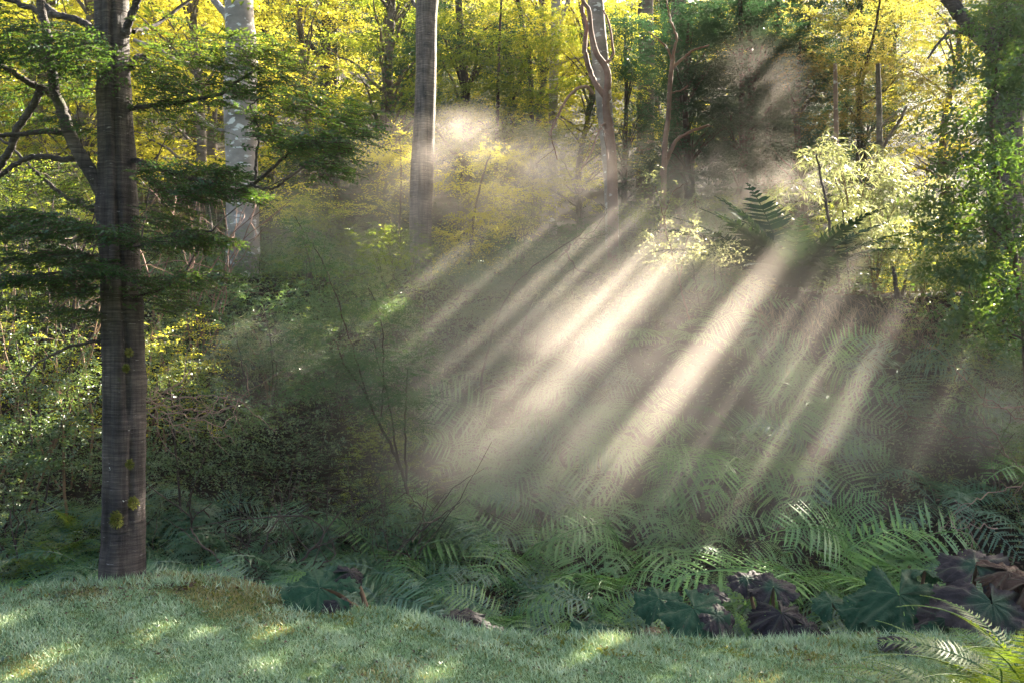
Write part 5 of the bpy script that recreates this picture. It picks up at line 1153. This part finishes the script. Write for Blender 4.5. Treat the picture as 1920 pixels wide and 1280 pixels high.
mist('broad bank of mist carrying the slanting sunbeams over the ferns', 1210, 745, 10.2, (4.2, 2.7, 2.5), mist_mat('mist over the bank', .28, .9, .24, .74, 3., .6), (0, .12, 0))
mist('low tail of the mist where the brightest beam touches the ferns', 960, 850, 9.6, (1.9, 1.3, 1.3), mist_mat('mist tail', .26, .9, .26, .72, 37., .8))
mist('white glowing mist around the head of the sunbeams on the bank top', 1290, 440, 14.3, (2.2, 1.1, .9), mist_mat('glowing mist', .45, 1.1, .34, .7, 41.))
mist('bright wisp of mist right of the straight middle trunk', 900, 325, 17.6, (3.0, 1.9, 1.3), mist_mat('bright mist wisp', .5, 1.1, .40, .68, 7.))
mist('wispy mist puff over the top of the bank', 1385, 340, 15.6, (1.9, 1.3, .85), mist_mat('mist puff', .42, 1.3, .44, .68, 12.))
mist('mist rising into the dark evergreens over the bank', 1420, 220, 18., (1.2, 1.3, 1.9), mist_mat('rising mist', .10, 1.2, .40, .7, 13.))
mist('grey mist in the shade between the two thick trunks', 640, 440, 16., (2.4, 1.8, 1.1), mist_mat('grey mist', .22, .8, .32, .7, 17.))
mist('thin veil of mist linking the beams with the wood behind', 1000, 430, 15.6, (5.5, 2.6, 1.9), mist_mat('veil mist', .06, .7, .36, .7, 29.))
mist('small patch of mist with one short beam above the left ferns', 500, 700, 11.6, (.9, .9, .9), mist_mat('left mist', .35, 1., .30, .7, 19.))
mist('thin mist hanging in front of the right edge ferns', 1870, 800, 9.8, (.9, .9, 1.1), mist_mat('right mist', .30, 1., .30, .7, 23.))

# ---------------------------------------------------------------- labels that single out the look-alikes
def single_out():
    short = {FB[0]: 'pale green fern', FR[0]: 'dark green fern', FLi[0]: 'light green fern', FLf[0]: 'dull dark fern', FBn[0]: 'withered brown fern',
             SL['sh_teal'][0]: 'fine-leaved blue-green shrub', SL['sh_gloss'][0]: 'dark glossy shrub', SL['sh_olive'][0]: 'mid-green leafy shrub', SL['sh_gold'][0]: 'yellow sunlit shrub', SL['sh_brown'][0]: 'withered brown shrub',
             LG['gold'][0]: 'yellow-green beech', LG['olive'][0]: 'mid-green beech', LG['dark'][0]: 'dark evergreen'}
    low = [(-20, 'beyond the left edge'), (180, 'at the left edge'), (330, 'near the mound tree'), (560, 'near the thick pale trunk'), (740, 'near the blue-green shrub'), (900, 'near the middle trunk'), (1100, 'near the brightest beam'),
           (1300, 'near the glowing bush'), (1560, 'near the top fern'), (1750, 'near the dark hollow'), (1940, 'at the right edge'), (9e9, 'beyond the right edge')]
    high = [(-20, 'beyond the left edge'), (180, 'at the left edge'), (330, 'behind the mound tree'), (560, 'behind the thick pale trunk'), (740, 'between the thick trunks'), (900, 'behind the middle trunk'), (1090, 'left of slim white trunk'),
            (1240, 'behind slim white trunk'), (1500, 'above the top fern'), (1740, 'behind the thin trunks'), (1940, 'at the right edge'), (9e9, 'beyond the right edge')]
    cells = {}
    for o in list(COL.objects):
        if o.parent or o.get('label') not in short: continue
        d = short[o['label']]; y = o.location.y; px = 960+o.location.x/y*F; tree = 'beech' in d or 'evergreen' in d
        if 'fern' in d: dep = 'at bank foot' if y < 8.9 else 'halfway up' if y < 10.6 else 'high up'
        elif tree: dep = 'front of wood' if y < 25 else 'mid wood' if y < 33.5 else 'far wood'
        else: dep = 'nearer' if y < 11.3 else 'farther back' if y < 14.8 else 'deep in wood'
        lm = next(t for (lim, t) in (high if tree else low) if px < lim)
        cells.setdefault((d, dep, lm), []).append((px, o))
    num = ['', 'second', 'third', 'fourth', 'fifth', 'sixth', 'seventh', 'eighth']
    for (d, dep, lm), L in cells.items():
        L.sort(key=lambda q: q[0])
        for i, (px, o) in enumerate(L):
            n = len(L); e = '' if n == 1 else (', left one' if i == 0 else ', right one') if n == 2 else ', leftmost' if i == 0 else ', rightmost' if i == n-1 else ', %s from left' % num[min(i, 7)]
            o['label'] = '%s %s, %s%s' % (d, lm, dep, e)
single_out()
